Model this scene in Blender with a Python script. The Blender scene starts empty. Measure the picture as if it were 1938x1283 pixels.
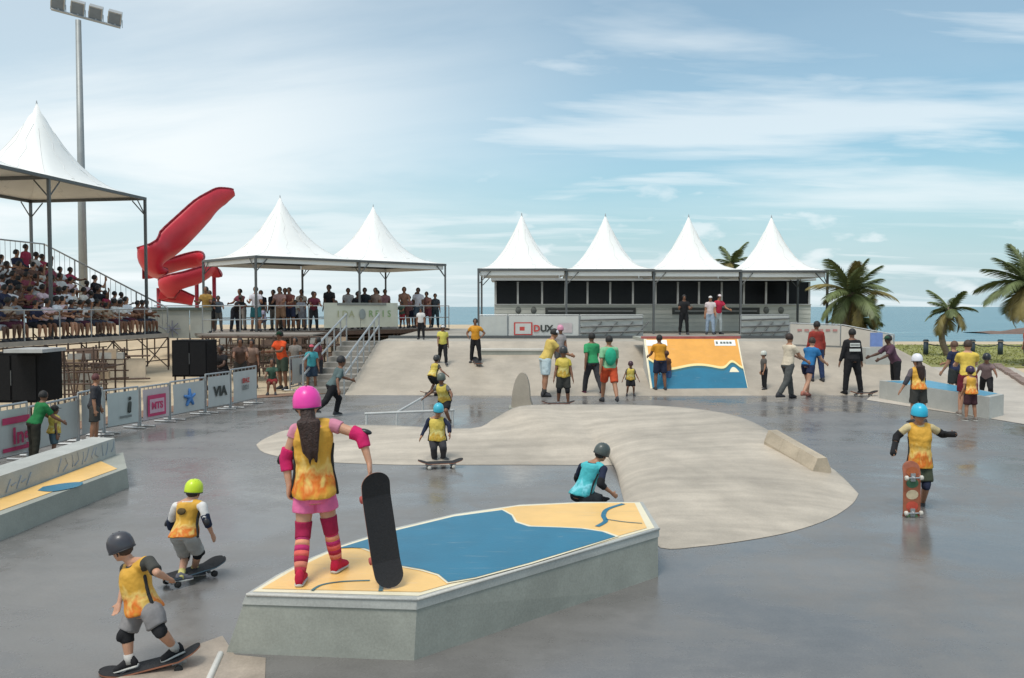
import bpy, math, random
from mathutils import Vector, Matrix
random.seed(7)
R = math.radians
V = Vector

# ---------------------------------------------------------------- camera, sky, sun, exposure
FPX, CAM_H, HORIZ = 1600.0, 2.35, 61.5
PITCH = math.atan(HORIZ / FPX)
scene = bpy.context.scene
col = scene.collection
cam_data = bpy.data.cameras.new('camera')
cam = bpy.data.objects.new('camera', cam_data)
col.objects.link(cam)
cam.location = (0, 0, CAM_H)
cam.rotation_euler = (math.pi / 2 - PITCH, 0, 0)
cam_data.sensor_width = 36.0
cam_data.lens = 36.0 * FPX / 1938.0
cam_data.clip_end = 12000
cam_data.clip_start = 0.05
scene.camera = cam

SUN_EL, SUN_AZ = R(64), R(-150)          # azimuth measured from +Y (view direction) towards +X
world = bpy.data.worlds.new('World')
scene.world = world
world.use_nodes = True
nt = world.node_tree
nt.nodes.clear()
N = nt.nodes.new
L = nt.links.new
out = N('ShaderNodeOutputWorld')
bg = N('ShaderNodeBackground')
bg.inputs['Strength'].default_value = 0.106
sky = N('ShaderNodeTexSky')
sky.sky_type = 'NISHITA'
sky.sun_disc = False
sky.sun_elevation = SUN_EL
sky.sun_rotation = SUN_AZ
sky.air_density = 1.0
sky.dust_density = 0.6
sky.ozone_density = 2.2
tc = N('ShaderNodeTexCoord')
sep = N('ShaderNodeSeparateXYZ')
L(tc.outputs['Generated'], sep.inputs[0])


def wmath(op, a, b=None, clamp=False):
    n = N('ShaderNodeMath')
    n.operation = op
    n.use_clamp = clamp
    for i, v in enumerate((a, b)):
        if v is None:
            continue
        if isinstance(v, (int, float)):
            n.inputs[i].default_value = v
        else:
            L(v, n.inputs[i])
    return n.outputs[0]


zc = wmath('MAXIMUM', sep.outputs['Z'], 0.0)
den = wmath('ADD', zc, 0.10)
cx = wmath('DIVIDE', sep.outputs['X'], den)
cy = wmath('DIVIDE', sep.outputs['Y'], den)
comb = N('ShaderNodeCombineXYZ')
L(cx, comb.inputs[0])
L(cy, comb.inputs[1])


def cloud(scale, stretch, rot, lo, hi, detail=7, dist=0.4, off=(0, 0, 0)):
    mp = N('ShaderNodeMapping')
    mp.inputs['Scale'].default_value = stretch
    mp.inputs['Rotation'].default_value = (0, 0, rot)
    mp.inputs['Location'].default_value = off
    L(comb.outputs[0], mp.inputs[0])
    nz = N('ShaderNodeTexNoise')
    nz.inputs['Scale'].default_value = scale
    nz.inputs['Detail'].default_value = detail
    nz.inputs['Roughness'].default_value = 0.55
    nz.inputs['Distortion'].default_value = dist
    L(mp.outputs[0], nz.inputs['Vector'])
    mr = N('ShaderNodeMapRange')
    mr.interpolation_type = 'SMOOTHSTEP'
    mr.inputs['From Min'].default_value = lo
    mr.inputs['From Max'].default_value = hi
    L(nz.outputs['Fac'], mr.inputs['Value'])
    return mr.outputs[0]


c1 = cloud(0.55, (0.5, 1.5, 1), R(20), 0.44, 0.64, off=(9.7, 0.6, 0))
c2 = cloud(1.5, (0.5, 1.5, 1), R(8), 0.48, 0.72, off=(0.3, 4.4, 0))
cov = wmath('MAXIMUM', wmath('MULTIPLY', c1, 0.66), wmath('MULTIPLY', c2, 0.55))
# a veil that is thicker on the left of the sky, as a wide bank of thin high cloud
veil = cloud(0.5, (0.7, 1.2, 1), 0.2, 0.36, 0.62, detail=8, dist=0.4, off=(7.3, 1.0, 0))
side = N('ShaderNodeMapRange')
side.interpolation_type = 'SMOOTHSTEP'
side.inputs['From Min'].default_value = 0.18
side.inputs['From Max'].default_value = -0.42
side.inputs['To Min'].default_value = 0.22
side.inputs['To Max'].default_value = 1.0
L(sep.outputs['X'], side.inputs['Value'])
cov = wmath('MAXIMUM', cov, wmath('MULTIPLY', wmath('ADD', wmath('MULTIPLY', veil, 0.46), 0.50), side.outputs[0]))
# small puffs low over the sea
mp3 = N('ShaderNodeMapping')
mp3.inputs['Scale'].default_value = (1.0, 1.0, 2.6)
L(tc.outputs['Generated'], mp3.inputs[0])
n3 = N('ShaderNodeTexNoise')
n3.inputs['Scale'].default_value = 13.0
n3.inputs['Detail'].default_value = 6
L(mp3.outputs[0], n3.inputs['Vector'])
m3 = N('ShaderNodeMapRange')
m3.interpolation_type = 'SMOOTHSTEP'
m3.inputs['From Min'].default_value = 0.53
m3.inputs['From Max'].default_value = 0.70
L(n3.outputs['Fac'], m3.inputs['Value'])
band = N('ShaderNodeMapRange')
band.interpolation_type = 'SMOOTHSTEP'
band.inputs['From Min'].default_value = 0.26
band.inputs['From Max'].default_value = 0.05
L(sep.outputs['Z'], band.inputs['Value'])
cov = wmath('MAXIMUM', cov, wmath('MULTIPLY', wmath('MULTIPLY', m3.outputs[0], band.outputs[0]), 0.7))
mix = N('ShaderNodeMix')
mix.data_type = 'RGBA'
L(cov, mix.inputs['Factor'])
hsv = N('ShaderNodeMix')
hsv.data_type = 'RGBA'
hsv.blend_type = 'MULTIPLY'
hsv.inputs['Factor'].default_value = 1.0
L(sky.outputs[0], hsv.inputs['A'])
hsv.inputs['B'].default_value = (0.74, 1.07, 1.0, 1)
# pale sea haze low in the sky
hz = N('ShaderNodeMapRange')
hz.interpolation_type = 'SMOOTHSTEP'
hz.inputs['From Min'].default_value = 0.22
hz.inputs['From Max'].default_value = 0.0
hz.inputs['To Max'].default_value = 0.9
L(sep.outputs['Z'], hz.inputs['Value'])
hmix = N('ShaderNodeMix')
hmix.data_type = 'RGBA'
L(hz.outputs[0], hmix.inputs['Factor'])
L(hsv.outputs['Result'], hmix.inputs['A'])
hmix.inputs['B'].default_value = (3.3, 4.6, 5.2, 1)
L(hmix.outputs['Result'], mix.inputs['A'])
mix.inputs['B'].default_value = (7.4, 7.85, 8.0, 1)
L(mix.outputs['Result'], bg.inputs['Color'])
L(bg.outputs[0], out.inputs[0])

sun_data = bpy.data.lights.new('sun', 'SUN')
sun_data.energy = 1.9
sun_data.angle = R(20)
sun_data.color = (1.0, 0.95, 0.88)
sun = bpy.data.objects.new('sun', sun_data)
col.objects.link(sun)
sdir = V((math.sin(SUN_AZ) * math.cos(SUN_EL), math.cos(SUN_AZ) * math.cos(SUN_EL), math.sin(SUN_EL)))
sun.rotation_euler = sdir.to_track_quat('Z', 'Y').to_euler()

scene.view_settings.view_transform = 'Standard'
scene.view_settings.look = 'None'
scene.view_settings.exposure = 0.28
scene.view_settings.gamma = 1.0
scene.cycles.max_bounces = 5
scene.cycles.use_denoising = True

# ---------------------------------------------------------------- measuring: photo pixel to world point
CF = V((0, math.cos(PITCH), -math.sin(PITCH)))
CU = V((0, math.sin(PITCH), math.cos(PITCH)))
CO = V((0, 0, CAM_H))


def ray(px, py):
    return CF + V(((px - 969) / FPX, 0, 0)) - CU * ((py - 641.5) / FPX)


def gp(px, py, z=0.0):
    d = ray(px, py)
    return CO + d * ((z - CAM_H) / d.z)


def dp(px, py, depth):
    d = ray(px, py)
    return CO + d * (depth / d.y)


BANK0, BANK1, BANKZ = 22.4, 28.0, 1.2


def bank_z(y):
    return max(0.0, min(1.0, (y - BANK0) / (BANK1 - BANK0))) * BANKZ


def surf(px, py):
    p = gp(px, py)
    if p.y <= BANK0:
        return p
    lo, hi = 0.0, 60.0
    d = ray(px, py)
    for _ in range(50):
        m = (lo + hi) / 2
        q = CO + d * m
        if q.z > bank_z(q.y):
            lo = m
        else:
            hi = m
    return CO + d * lo


# ---------------------------------------------------------------- materials
MC = {}


def mat(name, color, rough=0.6, var=0.12, scale=6.0, bump=0.0, bscale=40.0, metal=0.0, spec=0.5, coat=0.0, sss=0.0, stretch=None, rvar=0.0):
    if name in MC:
        return MC[name]
    m = bpy.data.materials.new(name)
    m.use_nodes = True
    t = m.node_tree
    b = t.nodes['Principled BSDF']
    c = t.nodes.new('ShaderNodeTexCoord')
    src = c.outputs['Object']
    if stretch:
        mp = t.nodes.new('ShaderNodeMapping')
        mp.inputs['Scale'].default_value = stretch
        t.links.new(src, mp.inputs[0])
        src = mp.outputs[0]
    nz = t.nodes.new('ShaderNodeTexNoise')
    nz.inputs['Scale'].default_value = scale
    nz.inputs['Detail'].default_value = 6
    nz.inputs['Roughness'].default_value = 0.6
    t.links.new(src, nz.inputs['Vector'])
    rp = t.nodes.new('ShaderNodeMapRange')
    rp.inputs['From Min'].default_value = 0.3
    rp.inputs['From Max'].default_value = 0.7
    rp.inputs['To Min'].default_value = 1 - var
    rp.inputs['To Max'].default_value = 1 + var
    t.links.new(nz.outputs['Fac'], rp.inputs['Value'])
    hs = t.nodes.new('ShaderNodeHueSaturation')
    hs.inputs['Color'].default_value = (*color, 1)
    t.links.new(rp.outputs[0], hs.inputs['Value'])
    t.links.new(hs.outputs[0], b.inputs['Base Color'])
    b.inputs['Roughness'].default_value = rough
    if rvar:
        r2 = t.nodes.new('ShaderNodeMapRange')
        r2.inputs['From Min'].default_value = 0.35
        r2.inputs['From Max'].default_value = 0.65
        r2.inputs['To Min'].default_value = max(0.02, rough - rvar)
        r2.inputs['To Max'].default_value = min(1, rough + rvar)
        t.links.new(nz.outputs['Fac'], r2.inputs['Value'])
        t.links.new(r2.outputs[0], b.inputs['Roughness'])
    b.inputs['Metallic'].default_value = metal
    b.inputs['Specular IOR Level'].default_value = spec
    b.inputs['Coat Weight'].default_value = coat
    if sss:
        b.inputs['Subsurface Weight'].default_value = sss
        b.inputs['Subsurface Radius'].default_value = (0.02, 0.008, 0.004)
    if bump:
        n2 = t.nodes.new('ShaderNodeTexNoise')
        n2.inputs['Scale'].default_value = bscale
        n2.inputs['Detail'].default_value = 5
        t.links.new(c.outputs['Object'], n2.inputs['Vector'])
        bp = t.nodes.new('ShaderNodeBump')
        bp.inputs['Strength'].default_value = bump
        bp.inputs['Distance'].default_value = 0.02
        t.links.new(n2.outputs['Fac'], bp.inputs['Height'])
        t.links.new(bp.outputs[0], b.inputs['Normal'])
    MC[name] = m
    return m


def worn_paint(name, color, rough=0.4):
    """ground paint scuffed by wheels: thin pale and dark scrapes, chipped spots"""
    m = mat(name, color, rough, 0.10, 2.2, 0.08, 40)
    t = m.node_tree
    b = t.nodes['Principled BSDF']
    old = b.inputs['Base Color'].links[0].from_socket
    c = t.nodes.new('ShaderNodeTexCoord')
    prev = old
    for rot, sc, lo, hi, cc in ((0.7, (3, 26, 1), .64, .78, (.55, .53, .48)), (-0.4, (2.2, 18, 1), .66, .80, (.12, .11, .10)), (1.9, (9, 9, 1), .70, .76, (.40, .39, .36))):
        mp = t.nodes.new('ShaderNodeMapping')
        mp.inputs['Rotation'].default_value = (0, 0, rot)
        mp.inputs['Scale'].default_value = sc
        t.links.new(c.outputs['Object'], mp.inputs[0])
        nz = t.nodes.new('ShaderNodeTexNoise')
        nz.inputs['Scale'].default_value = 1.0
        nz.inputs['Detail'].default_value = 5
        t.links.new(mp.outputs[0], nz.inputs['Vector'])
        r = t.nodes.new('ShaderNodeMapRange')
        r.inputs['From Min'].default_value = lo
        r.inputs['From Max'].default_value = hi
        r.inputs['To Max'].default_value = 0.26
        t.links.new(nz.outputs['Fac'], r.inputs['Value'])
        mx = t.nodes.new('ShaderNodeMix')
        mx.data_type = 'RGBA'
        t.links.new(r.outputs[0], mx.inputs['Factor'])
        t.links.new(prev, mx.inputs['A'])
        mx.inputs['B'].default_value = (*cc, 1)
        prev = mx.outputs['Result']
    t.links.new(prev, b.inputs['Base Color'])
    return m


def cloth(c, tag='cloth'):
    c = tuple(round(x, 3) for x in c)
    return mat('%s_%02d_%02d_%02d' % ((tag,) + tuple(int(x * 99) for x in c)), c, 0.85, 0.16, 9, 0.5, 14, spec=0.25)


def skin(i):
    cs = [(0.52, 0.28, 0.18), (0.36, 0.18, 0.105), (0.20, 0.095, 0.055), (0.10, 0.05, 0.032)]
    return mat('skin_%d' % i, cs[i], 0.5, 0.08, 8, sss=0.08, spec=0.4)


def concrete(name, color, rough=0.6, stain=0.25, wet=False, streak=None):
    """cast concrete: broad stains, fine grain, hairline pour joints are geometry elsewhere"""
    if name in MC:
        return MC[name]
    m = bpy.data.materials.new(name)
    m.use_nodes = True
    t = m.node_tree
    nn, ll = t.nodes.new, t.links.new
    b = t.nodes['Principled BSDF']
    c = nn('ShaderNodeTexCoord')
    src = c.outputs['Object']

    def noise(sc, det=6, ro=0.6, vec=None, dist=0.0):
        n = nn('ShaderNodeTexNoise')
        n.inputs['Scale'].default_value = sc
        n.inputs['Detail'].default_value = det
        n.inputs['Roughness'].default_value = ro
        n.inputs['Distortion'].default_value = dist
        ll(vec or src, n.inputs['Vector'])
        return n.outputs['Fac']

    def rng(v, a, bb, c0, d0):
        r = nn('ShaderNodeMapRange')
        r.interpolation_type = 'SMOOTHSTEP'
        for k, x in zip(('From Min', 'From Max', 'To Min', 'To Max'), (a, bb, c0, d0)):
            r.inputs[k].default_value = x
        ll(v, r.inputs['Value'])
        return r.outputs[0]

    def mul(a, bb):
        n = nn('ShaderNodeMath')
        n.operation = 'MULTIPLY'
        ll(a, n.inputs[0])
        ll(bb, n.inputs[1])
        return n.outputs[0]

    big = noise(0.45, 5, 0.6, dist=0.6)
    mid = noise(3.2, 6, 0.65)
    fine = noise(60, 3, 0.7)
    val = mul(mul(rng(big, 0.3, 0.7, 1 - stain, 1 + stain), rng(mid, 0.3, 0.7, 1 - stain * 0.5, 1 + stain * 0.5)), rng(fine, 0.3, 0.7, 0.92, 1.08))
    if streak:
        mp = nn('ShaderNodeMapping')
        mp.inputs['Rotation'].default_value = (0, 0, streak[0])
        mp.inputs['Scale'].default_value = (streak[1], streak[2], 1)
        ll(src, mp.inputs[0])
        val = mul(val, rng(noise(1.0, 5, 0.6, mp.outputs[0]), 0.3, 0.7, 1 - streak[3], 1 + streak[3]))
    hs = nn('ShaderNodeHueSaturation')
    hs.inputs['Color'].default_value = (*color, 1)
    ll(val, hs.inputs['Value'])
    ll(hs.outputs[0], b.inputs['Base Color'])
    if wet:
        ll(mul(rng(big, 0.36, 0.62, rough * 0.55, rough * 1.5), rng(mid, 0.3, 0.7, 0.75, 1.3)), b.inputs['Roughness'])
        b.inputs['Specular IOR Level'].default_value = 0.5
    else:
        b.inputs['Roughness'].default_value = rough
        b.inputs['Specular IOR Level'].default_value = 0.35
    bp = nn('ShaderNodeBump')
    bp.inputs['Strength'].default_value = 0.12 if wet else 0.3
    bp.inputs['Distance'].default_value = 0.01
    ll(noise(9.0, 8, 0.6), bp.inputs['Height'])
    ll(bp.outputs[0], b.inputs['Normal'])
    MC[name] = m
    return m


def vest_mat(kind):
    """bib print: yellow cloth with an orange flame-like print toward the hem"""
    name = 'bib_print_%s' % kind
    if name in MC:
        return MC[name]
    pal = {'orange': ((0.66, 0.36, 0.05), (0.68, 0.16, 0.02), (0.76, 0.52, 0.15)),
           'yellow': ((0.60, 0.46, 0.09), (0.56, 0.33, 0.04), (0.68, 0.60, 0.22)),
           'teal': ((0.07, 0.46, 0.50), (0.05, 0.38, 0.42), (0.22, 0.62, 0.70))}[kind]
    m = bpy.data.materials.new(name)
    m.use_nodes = True
    t = m.node_tree
    nn, ll = t.nodes.new, t.links.new
    b = t.nodes['Principled BSDF']
    c = nn('ShaderNodeTexCoord')
    s = nn('ShaderNodeSeparateXYZ')
    ll(c.outputs['Generated'], s.inputs[0])
    nz = nn('ShaderNodeTexNoise')
    nz.inputs['Scale'].default_value = 4.5
    nz.inputs['Detail'].default_value = 5
    nz.inputs['Distortion'].default_value = 0.5
    ll(c.outputs['Generated'], nz.inputs['Vector'])
    a = nn('ShaderNodeMath')
    a.operation = 'MULTIPLY_ADD'
    ll(nz.outputs['Fac'], a.inputs[0])
    a.inputs[1].default_value = 0.75
    ll(s.outputs['Z'], a.inputs[2])
    cr = nn('ShaderNodeValToRGB')
    e = cr.color_ramp
    e.elements[0].position = 0.40
    e.elements[0].color = (*pal[0], 1)
    e.elements[1].position = 1.0
    e.elements[1].color = (*pal[0], 1)
    for p, q in ((0.50, tuple((a_ + b_) / 2 for a_, b_ in zip(pal[0], pal[1]))), (0.60, pal[1]), (0.74, pal[2]), (0.86, pal[0])):
        el = e.elements.new(p)
        el.color = (*q, 1)
    ll(a.outputs[0], cr.inputs[0])
    ll(cr.outputs[0], b.inputs['Base Color'])
    b.inputs['Roughness'].default_value = 0.6
    b.inputs['Specular IOR Level'].default_value = 0.3
    n2 = nn('ShaderNodeTexNoise')
    n2.inputs['Scale'].default_value = 11
    ll(c.outputs['Object'], n2.inputs['Vector'])
    bp = nn('ShaderNodeBump')
    bp.inputs['Strength'].default_value = 0.7
    bp.inputs['Distance'].default_value = 0.03
    ll(n2.outputs['Fac'], bp.inputs['Height'])
    ll(bp.outputs[0], b.inputs['Normal'])
    MC[name] = m
    return m


# ---------------------------------------------------------------- mesh helpers
class G:
    def __init__(s):
        s.v, s.f = [], []

    def add(s, vs, fs):
        o = len(s.v)
        s.v += [tuple(v) for v in vs]
        s.f += [tuple(i + o for i in f) for f in fs]
        return s

    def rings(s, rs, n=12):
        """rs: (centre, u, v, ru, rv) rings, joined and capped"""
        vs, fs = [], []
        for c, u, w, ru, rv in rs:
            for k in range(n):
                a = 2 * math.pi * k / n
                vs.append(c + u * (ru * math.cos(a)) + w * (rv * math.sin(a)))
        m = len(rs)
        for i in range(m - 1):
            for k in range(n):
                k2 = (k + 1) % n
                fs.append((i * n + k, i * n + k2, (i + 1) * n + k2, (i + 1) * n + k))
        fs.append(tuple(range(n - 1, -1, -1)))
        fs.append(tuple((m - 1) * n + k for k in range(n)))
        return s.add(vs, fs)

    def limb(s, p0, p1, r0, r1, n=10, e0='r', e1='r', flat=None):
        d = p1 - p0
        ln = d.length
        if ln < 1e-6:
            return s
        d = d / ln
        ref = V((0, 0, 1)) if abs(d.z) < 0.9 else V((0, 1, 0))
        u = d.cross(ref).normalized()
        w = u.cross(d).normalized()
        rs = []
        if e0 == 'r':
            for a in (75, 45, 18):
                rs.append((p0 - d * r0 * math.sin(R(a)), u, w, r0 * math.cos(R(a)), r0 * math.cos(R(a))))
        rs.append((p0, u, w, r0, r0))
        rs.append((p1, u, w, r1, r1))
        if e1 == 'r':
            for a in (18, 45, 75):
                rs.append((p1 + d * r1 * math.sin(R(a)), u, w, r1 * math.cos(R(a)), r1 * math.cos(R(a))))
        return s.rings(rs, n)

    def ell(s, c, ax, rad, n=14, m=9, lo=-90, hi=90):
        u, w, d = ax
        rs = []
        for i in range(m):
            a = R(lo + (hi - lo) * i / (m - 1))
            a = max(-R(86), min(R(86), a))
            rs.append((c + d * (rad[2] * math.sin(a)), u, w, rad[0] * math.cos(a), rad[1] * math.cos(a)))
        return s.rings(rs, n)

    def box(s, c, size, rz=0.0, ax=None):
        hx, hy, hz = size[0] / 2, size[1] / 2, size[2] / 2
        if ax is None:
            ax = (V((math.cos(rz), math.sin(rz), 0)), V((-math.sin(rz), math.cos(rz), 0)), V((0, 0, 1)))
        vs = [V(c) + ax[0] * (hx * a) + ax[1] * (hy * b) + ax[2] * (hz * d) for a in (-1, 1) for b in (-1, 1) for d in (-1, 1)]
        return s.add(vs, [(0, 1, 3, 2), (4, 6, 7, 5), (0, 4, 5, 1), (2, 3, 7, 6), (0, 2, 6, 4), (1, 5, 7, 3)])

    def tube(s, p0, p1, r=0.02, n=6):
        return s.limb(V(p0), V(p1), r, r, n, 'f', 'f')

    def prism(s, top, bot):
        n = len(top)
        fs = [tuple(range(n)), tuple(range(2 * n - 1, n - 1, -1))]
        for k in range(n):
            k2 = (k + 1) % n
            fs.append((k, n + k, n + k2, k2))
        return s.add(list(top) + list(bot), fs)


REM = []      # objects whose mesh is grown by voxel remesh, resolved in one pass at the end
SHARE = []    # (copy, source) pairs that take the source's final mesh


def obj(name, g, m, parent=None, smooth=False, voxel=None, sm=2):
    me = bpy.data.meshes.new(name)
    off = V(parent.location) if parent is not None else V((0, 0, 0))
    if parent is not None and parent.parent is not None:
        off = off + V(parent.parent.location)
    me.from_pydata([(a - off.x, b - off.y, c - off.z) for a, b, c in g.v], [], g.f)
    me.update()
    if m is not None:
        me.materials.append(m)
    if smooth:
        for p in me.polygons:
            p.use_smooth = True
    o = bpy.data.objects.new(name, me)
    col.objects.link(o)
    if parent is not None:
        o.parent = parent
    if voxel:
        md = o.modifiers.new('r', 'REMESH')
        md.mode = 'VOXEL'
        md.voxel_size = voxel
        md.use_smooth_shade = True
        if sm:
            s2 = o.modifiers.new('s', 'SMOOTH')
            s2.factor = 0.5
            s2.iterations = sm
        REM.append(o)
    return o


def thing(name, loc, label, cat, group=None):
    o = bpy.data.objects.new(name, None)
    o.empty_display_size = 0.1
    col.objects.link(o)
    o.location = loc
    return tag(o, label, cat, group)


def tag(o, label, cat, group=None):
    o['label'] = label
    o['category'] = cat
    if group:
        o['group'] = group
    return o


def struct(name, g, m, smooth=False):
    o = obj(name, g, m, None, smooth)
    o['kind'] = 'structure'
    return o


def flat_fix(o):
    """recalculate normals outward"""
    import bmesh
    bm = bmesh.new()
    bm.from_mesh(o.data)
    bmesh.ops.recalc_face_normals(bm, faces=bm.faces)
    bm.to_mesh(o.data)
    bm.free()
    return o


def text(body, size, origin, right, up, m, parent, name='lettering', off=0.006, bold=0.0, align='CENTER'):
    cu = bpy.data.curves.new(name, 'FONT')
    cu.body = body
    cu.size = size
    cu.align_x = align
    cu.align_y = 'CENTER'
    cu.offset = bold
    cu.extrude = 0.001
    cu.materials.append(m)
    o = bpy.data.objects.new(name, cu)
    col.objects.link(o)
    r, u = V(right).normalized(), V(up).normalized()
    n = r.cross(u).normalized()
    mt = Matrix((r, u, n)).transposed().to_4x4()
    pl = V((0, 0, 0))
    q = parent
    while q is not None:
        pl += V(q.location)
        q = q.parent
    mt.translation = V(origin) + n * off - pl
    o.parent = parent
    o.matrix_local = mt
    return o


def quad_sheet(pts, sub=1):
    return G().add(pts, [tuple(range(len(pts)))])


def smoothstep(a, b, x):
    t = max(0.0, min(1.0, (x - a) / (b - a)))
    return t * t * (3 - 2 * t)

# ---------------------------------------------------------------- the setting
M_FLOOR = concrete('wet_grey_concrete', (0.165, 0.157, 0.149), 0.26, 0.14, wet=True, streak=(R(14), 0.22, 1.1, 0.09))
M_BEIGE = concrete('beige_concrete', (0.43, 0.375, 0.305), 0.55, 0.14, streak=(R(-22), 0.5, 4.0, 0.12))
M_BANK = concrete('bank_concrete', (0.40, 0.345, 0.275), 0.55, 0.12, streak=(0.0, 1.2, 0.3, 0.06))
M_GREY = concrete('grey_concrete', (0.315, 0.322, 0.28), 0.6, 0.14)
M_LEDGE = concrete('light_grey_concrete', (0.42, 0.425, 0.395), 0.55, 0.12)
M_TAN = concrete('tan_concrete', (0.40, 0.335, 0.25), 0.6, 0.25)
M_RAIL = mat('worn_rail_paint', (.52, .52, .50), .5, .12, 8)
M_SAND = mat('sand', (0.50, 0.40, 0.27), 0.95, 0.15, 0.8, 0.5, 14)
M_YEL = worn_paint('yellow_paint', (0.84, 0.52, 0.17), 0.38)
M_CREAM = mat('cream_paint', (0.78, 0.70, 0.50), 0.4, 0.06, 4)
M_BLUE = worn_paint('blue_paint', (0.013, 0.15, 0.25), 0.40)
M_DTEAL = mat('dark_teal_paint', (0.03, 0.12, 0.14), 0.4, 0.1, 6)
M_WHITE = mat('white_paint', (0.78, 0.78, 0.75), 0.45, 0.05, 5)
M_STEEL = mat('galvanised_steel', (0.42, 0.43, 0.43), 0.42, 0.12, 20, metal=0.7)
M_DSTEEL = mat('dark_steel', (0.12, 0.125, 0.125), 0.5, 0.15, 20, metal=0.5)
M_RUST = mat('rusty_steel', (0.10, 0.065, 0.05), 0.7, 0.3, 14, metal=0.3)
M_BLACK = mat('black_paint', (0.008, 0.008, 0.009), 0.7, 0.2, 8, spec=.15)
M_TENT = mat('white_membrane', (0.82, 0.82, 0.79), 0.5, 0.03, 1.2, 0.15, 2.0)


def sand_z(x, y):
    left = smoothstep(34, 42, y) * (1 - smoothstep(10, 14, x))
    z = -0.03 + 1.17 * left
    shore = smoothstep(57, 74, y)
    return z * (1 - shore) - 2.2 * shore


g = G()
xs = [-160, -110, -80, -60, -45, -34, -26, -20, -16, -12, -9, -6, -3, 0, 3, 6, 9, 10.5, 12, 13.5, 15, 18, 22, 28, 36, 48, 64, 90, 130]
ys = [-30, -10, 0, 10, 18, 24, 28, 31, 33, 34, 35, 36, 37, 38, 39, 40, 41, 42, 44, 47, 50, 53, 56, 58, 60, 62, 64, 66, 68, 70, 72, 75, 80]
for y in ys:
    for x in xs:
        g.v.append((x, y, sand_z(x, y)))
w = len(xs)
for j in range(len(ys) - 1):
    for i in range(w - 1):
        g.f.append((j * w + i, j * w + i + 1, (j + 1) * w + i + 1, (j + 1) * w + i))
struct('ground', g, M_SAND, True)

# sea
m = bpy.data.materials.new('sea_water')
m.use_nodes = True
t = m.node_tree
b = t.nodes['Principled BSDF']
b.inputs['Base Color'].default_value = (0.028, 0.135, 0.175, 1)
b.inputs['Roughness'].default_value = 0.22
b.inputs['Specular IOR Level'].default_value = 0.4
c = t.nodes.new('ShaderNodeTexCoord')
mp = t.nodes.new('ShaderNodeMapping')
mp.inputs['Scale'].default_value = (0.12, 0.45, 1)
t.links.new(c.outputs['Object'], mp.inputs[0])
nz = t.nodes.new('ShaderNodeTexNoise')
nz.inputs['Scale'].default_value = 1.0
nz.inputs['Detail'].default_value = 8
t.links.new(mp.outputs[0], nz.inputs['Vector'])
bp = t.nodes.new('ShaderNodeBump')
bp.inputs['Strength'].default_value = 0.9
bp.inputs['Distance'].default_value = 0.6
t.links.new(nz.outputs['Fac'], bp.inputs['Height'])
t.links.new(bp.outputs[0], b.inputs['Normal'])
# breaking foam patches
mp2 = t.nodes.new('ShaderNodeMapping')
mp2.inputs['Scale'].default_value = (0.03, 0.16, 1)
t.links.new(c.outputs['Object'], mp2.inputs[0])
n2 = t.nodes.new('ShaderNodeTexNoise')
n2.inputs['Scale'].default_value = 1.0
n2.inputs['Detail'].default_value = 7
t.links.new(mp2.outputs[0], n2.inputs['Vector'])
cr = t.nodes.new('ShaderNodeValToRGB')
cr.color_ramp.elements[0].position = 0.60
cr.color_ramp.elements[0].color = (0.028, 0.135, 0.175, 1)
cr.color_ramp.elements[1].position = 0.74
cr.color_ramp.elements[1].color = (0.20, 0.36, 0.38, 1)
t.links.new(n2.outputs['Fac'], cr.inputs[0])
t.links.new(cr.outputs[0], b.inputs['Base Color'])
g = G().add([(-9000, 58, -1.2), (9000, 58, -1.2), (9000, 9000, -1.2), (-9000, 9000, -1.2)], [(0, 1, 2, 3)])
struct('sea', g, m)

# low green headland strip and reddish rocky spit on the right
m_rock = mat('red_rock', (0.16, 0.10, 0.075), 0.9, 0.35, 0.6, 0.8, 2)
g = G()
n = 26
for i in range(n):
    t_ = i / (n - 1)
    cx_, cy_ = 62 + 46 * t_, 112 + 6 * math.sin(3 * t_)
    wd = 5 + 3 * math.sin(5 * t_) + random.uniform(-0.6, .6)
    hh = max(0.25, 2.7 * smoothstep(0, 0.6, t_) + random.uniform(-0.25, 0.25))
    for k, (a, bb) in enumerate(((-1, -0.2), (-0.6, 0.55), (-0.15, 0.9), (0.3, 1.0), (0.7, 0.6), (1, -0.2))):
        g.v.append((cx_ + random.uniform(-.4, .4), cy_ + a * wd, -1.3 + bb * hh))
for i in range(n - 1):
    for k in range(5):
        g.f.append((i * 6 + k, (i + 1) * 6 + k, (i + 1) * 6 + k + 1, i * 6 + k + 1))
struct('rocky_spit', g, m_rock, True)

# lawn behind the park on the right, with a coping kerb toward the sea
m_lawn = mat('lawn_soil', (0.24, 0.24, 0.085), 0.95, 0.35, 0.7, 0.6, 8)
ln = [(13.5, 33.0), (40, 31.0), (60, 40), (60, 52), (30, 52), (14.5, 51)]
g = G().prism([V((x, y, 0.02)) for x, y in ln], [V((x, y, -0.2)) for x, y in ln])
flat_fix(struct('lawn', g, m_lawn))
g = G()
for _ in range(16000):
    u_, v_ = random.random(), random.random()
    x = 14.6 + u_ * 30
    y = 33.4 + v_ * 18
    if y < 33.2 - (x - 13.5) * 0.075 + 0.3:
        continue
    a = random.uniform(0, math.pi)
    hgt = random.uniform(0.03, 0.08)
    dx, dy = math.cos(a) * 0.05, math.sin(a) * 0.05
    g.add([(x - dx, y - dy, 0.015), (x + dx, y + dy, 0.015), (x + random.uniform(-.05, .05), y + random.uniform(-.05, .05), 0.015 + hgt)], [(0, 1, 2)])
o = obj('grass', g, mat('grass_blade', (0.27, 0.28, 0.085), 0.8, 0.4, 0.9), None)
o['kind'] = 'stuff'
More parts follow.
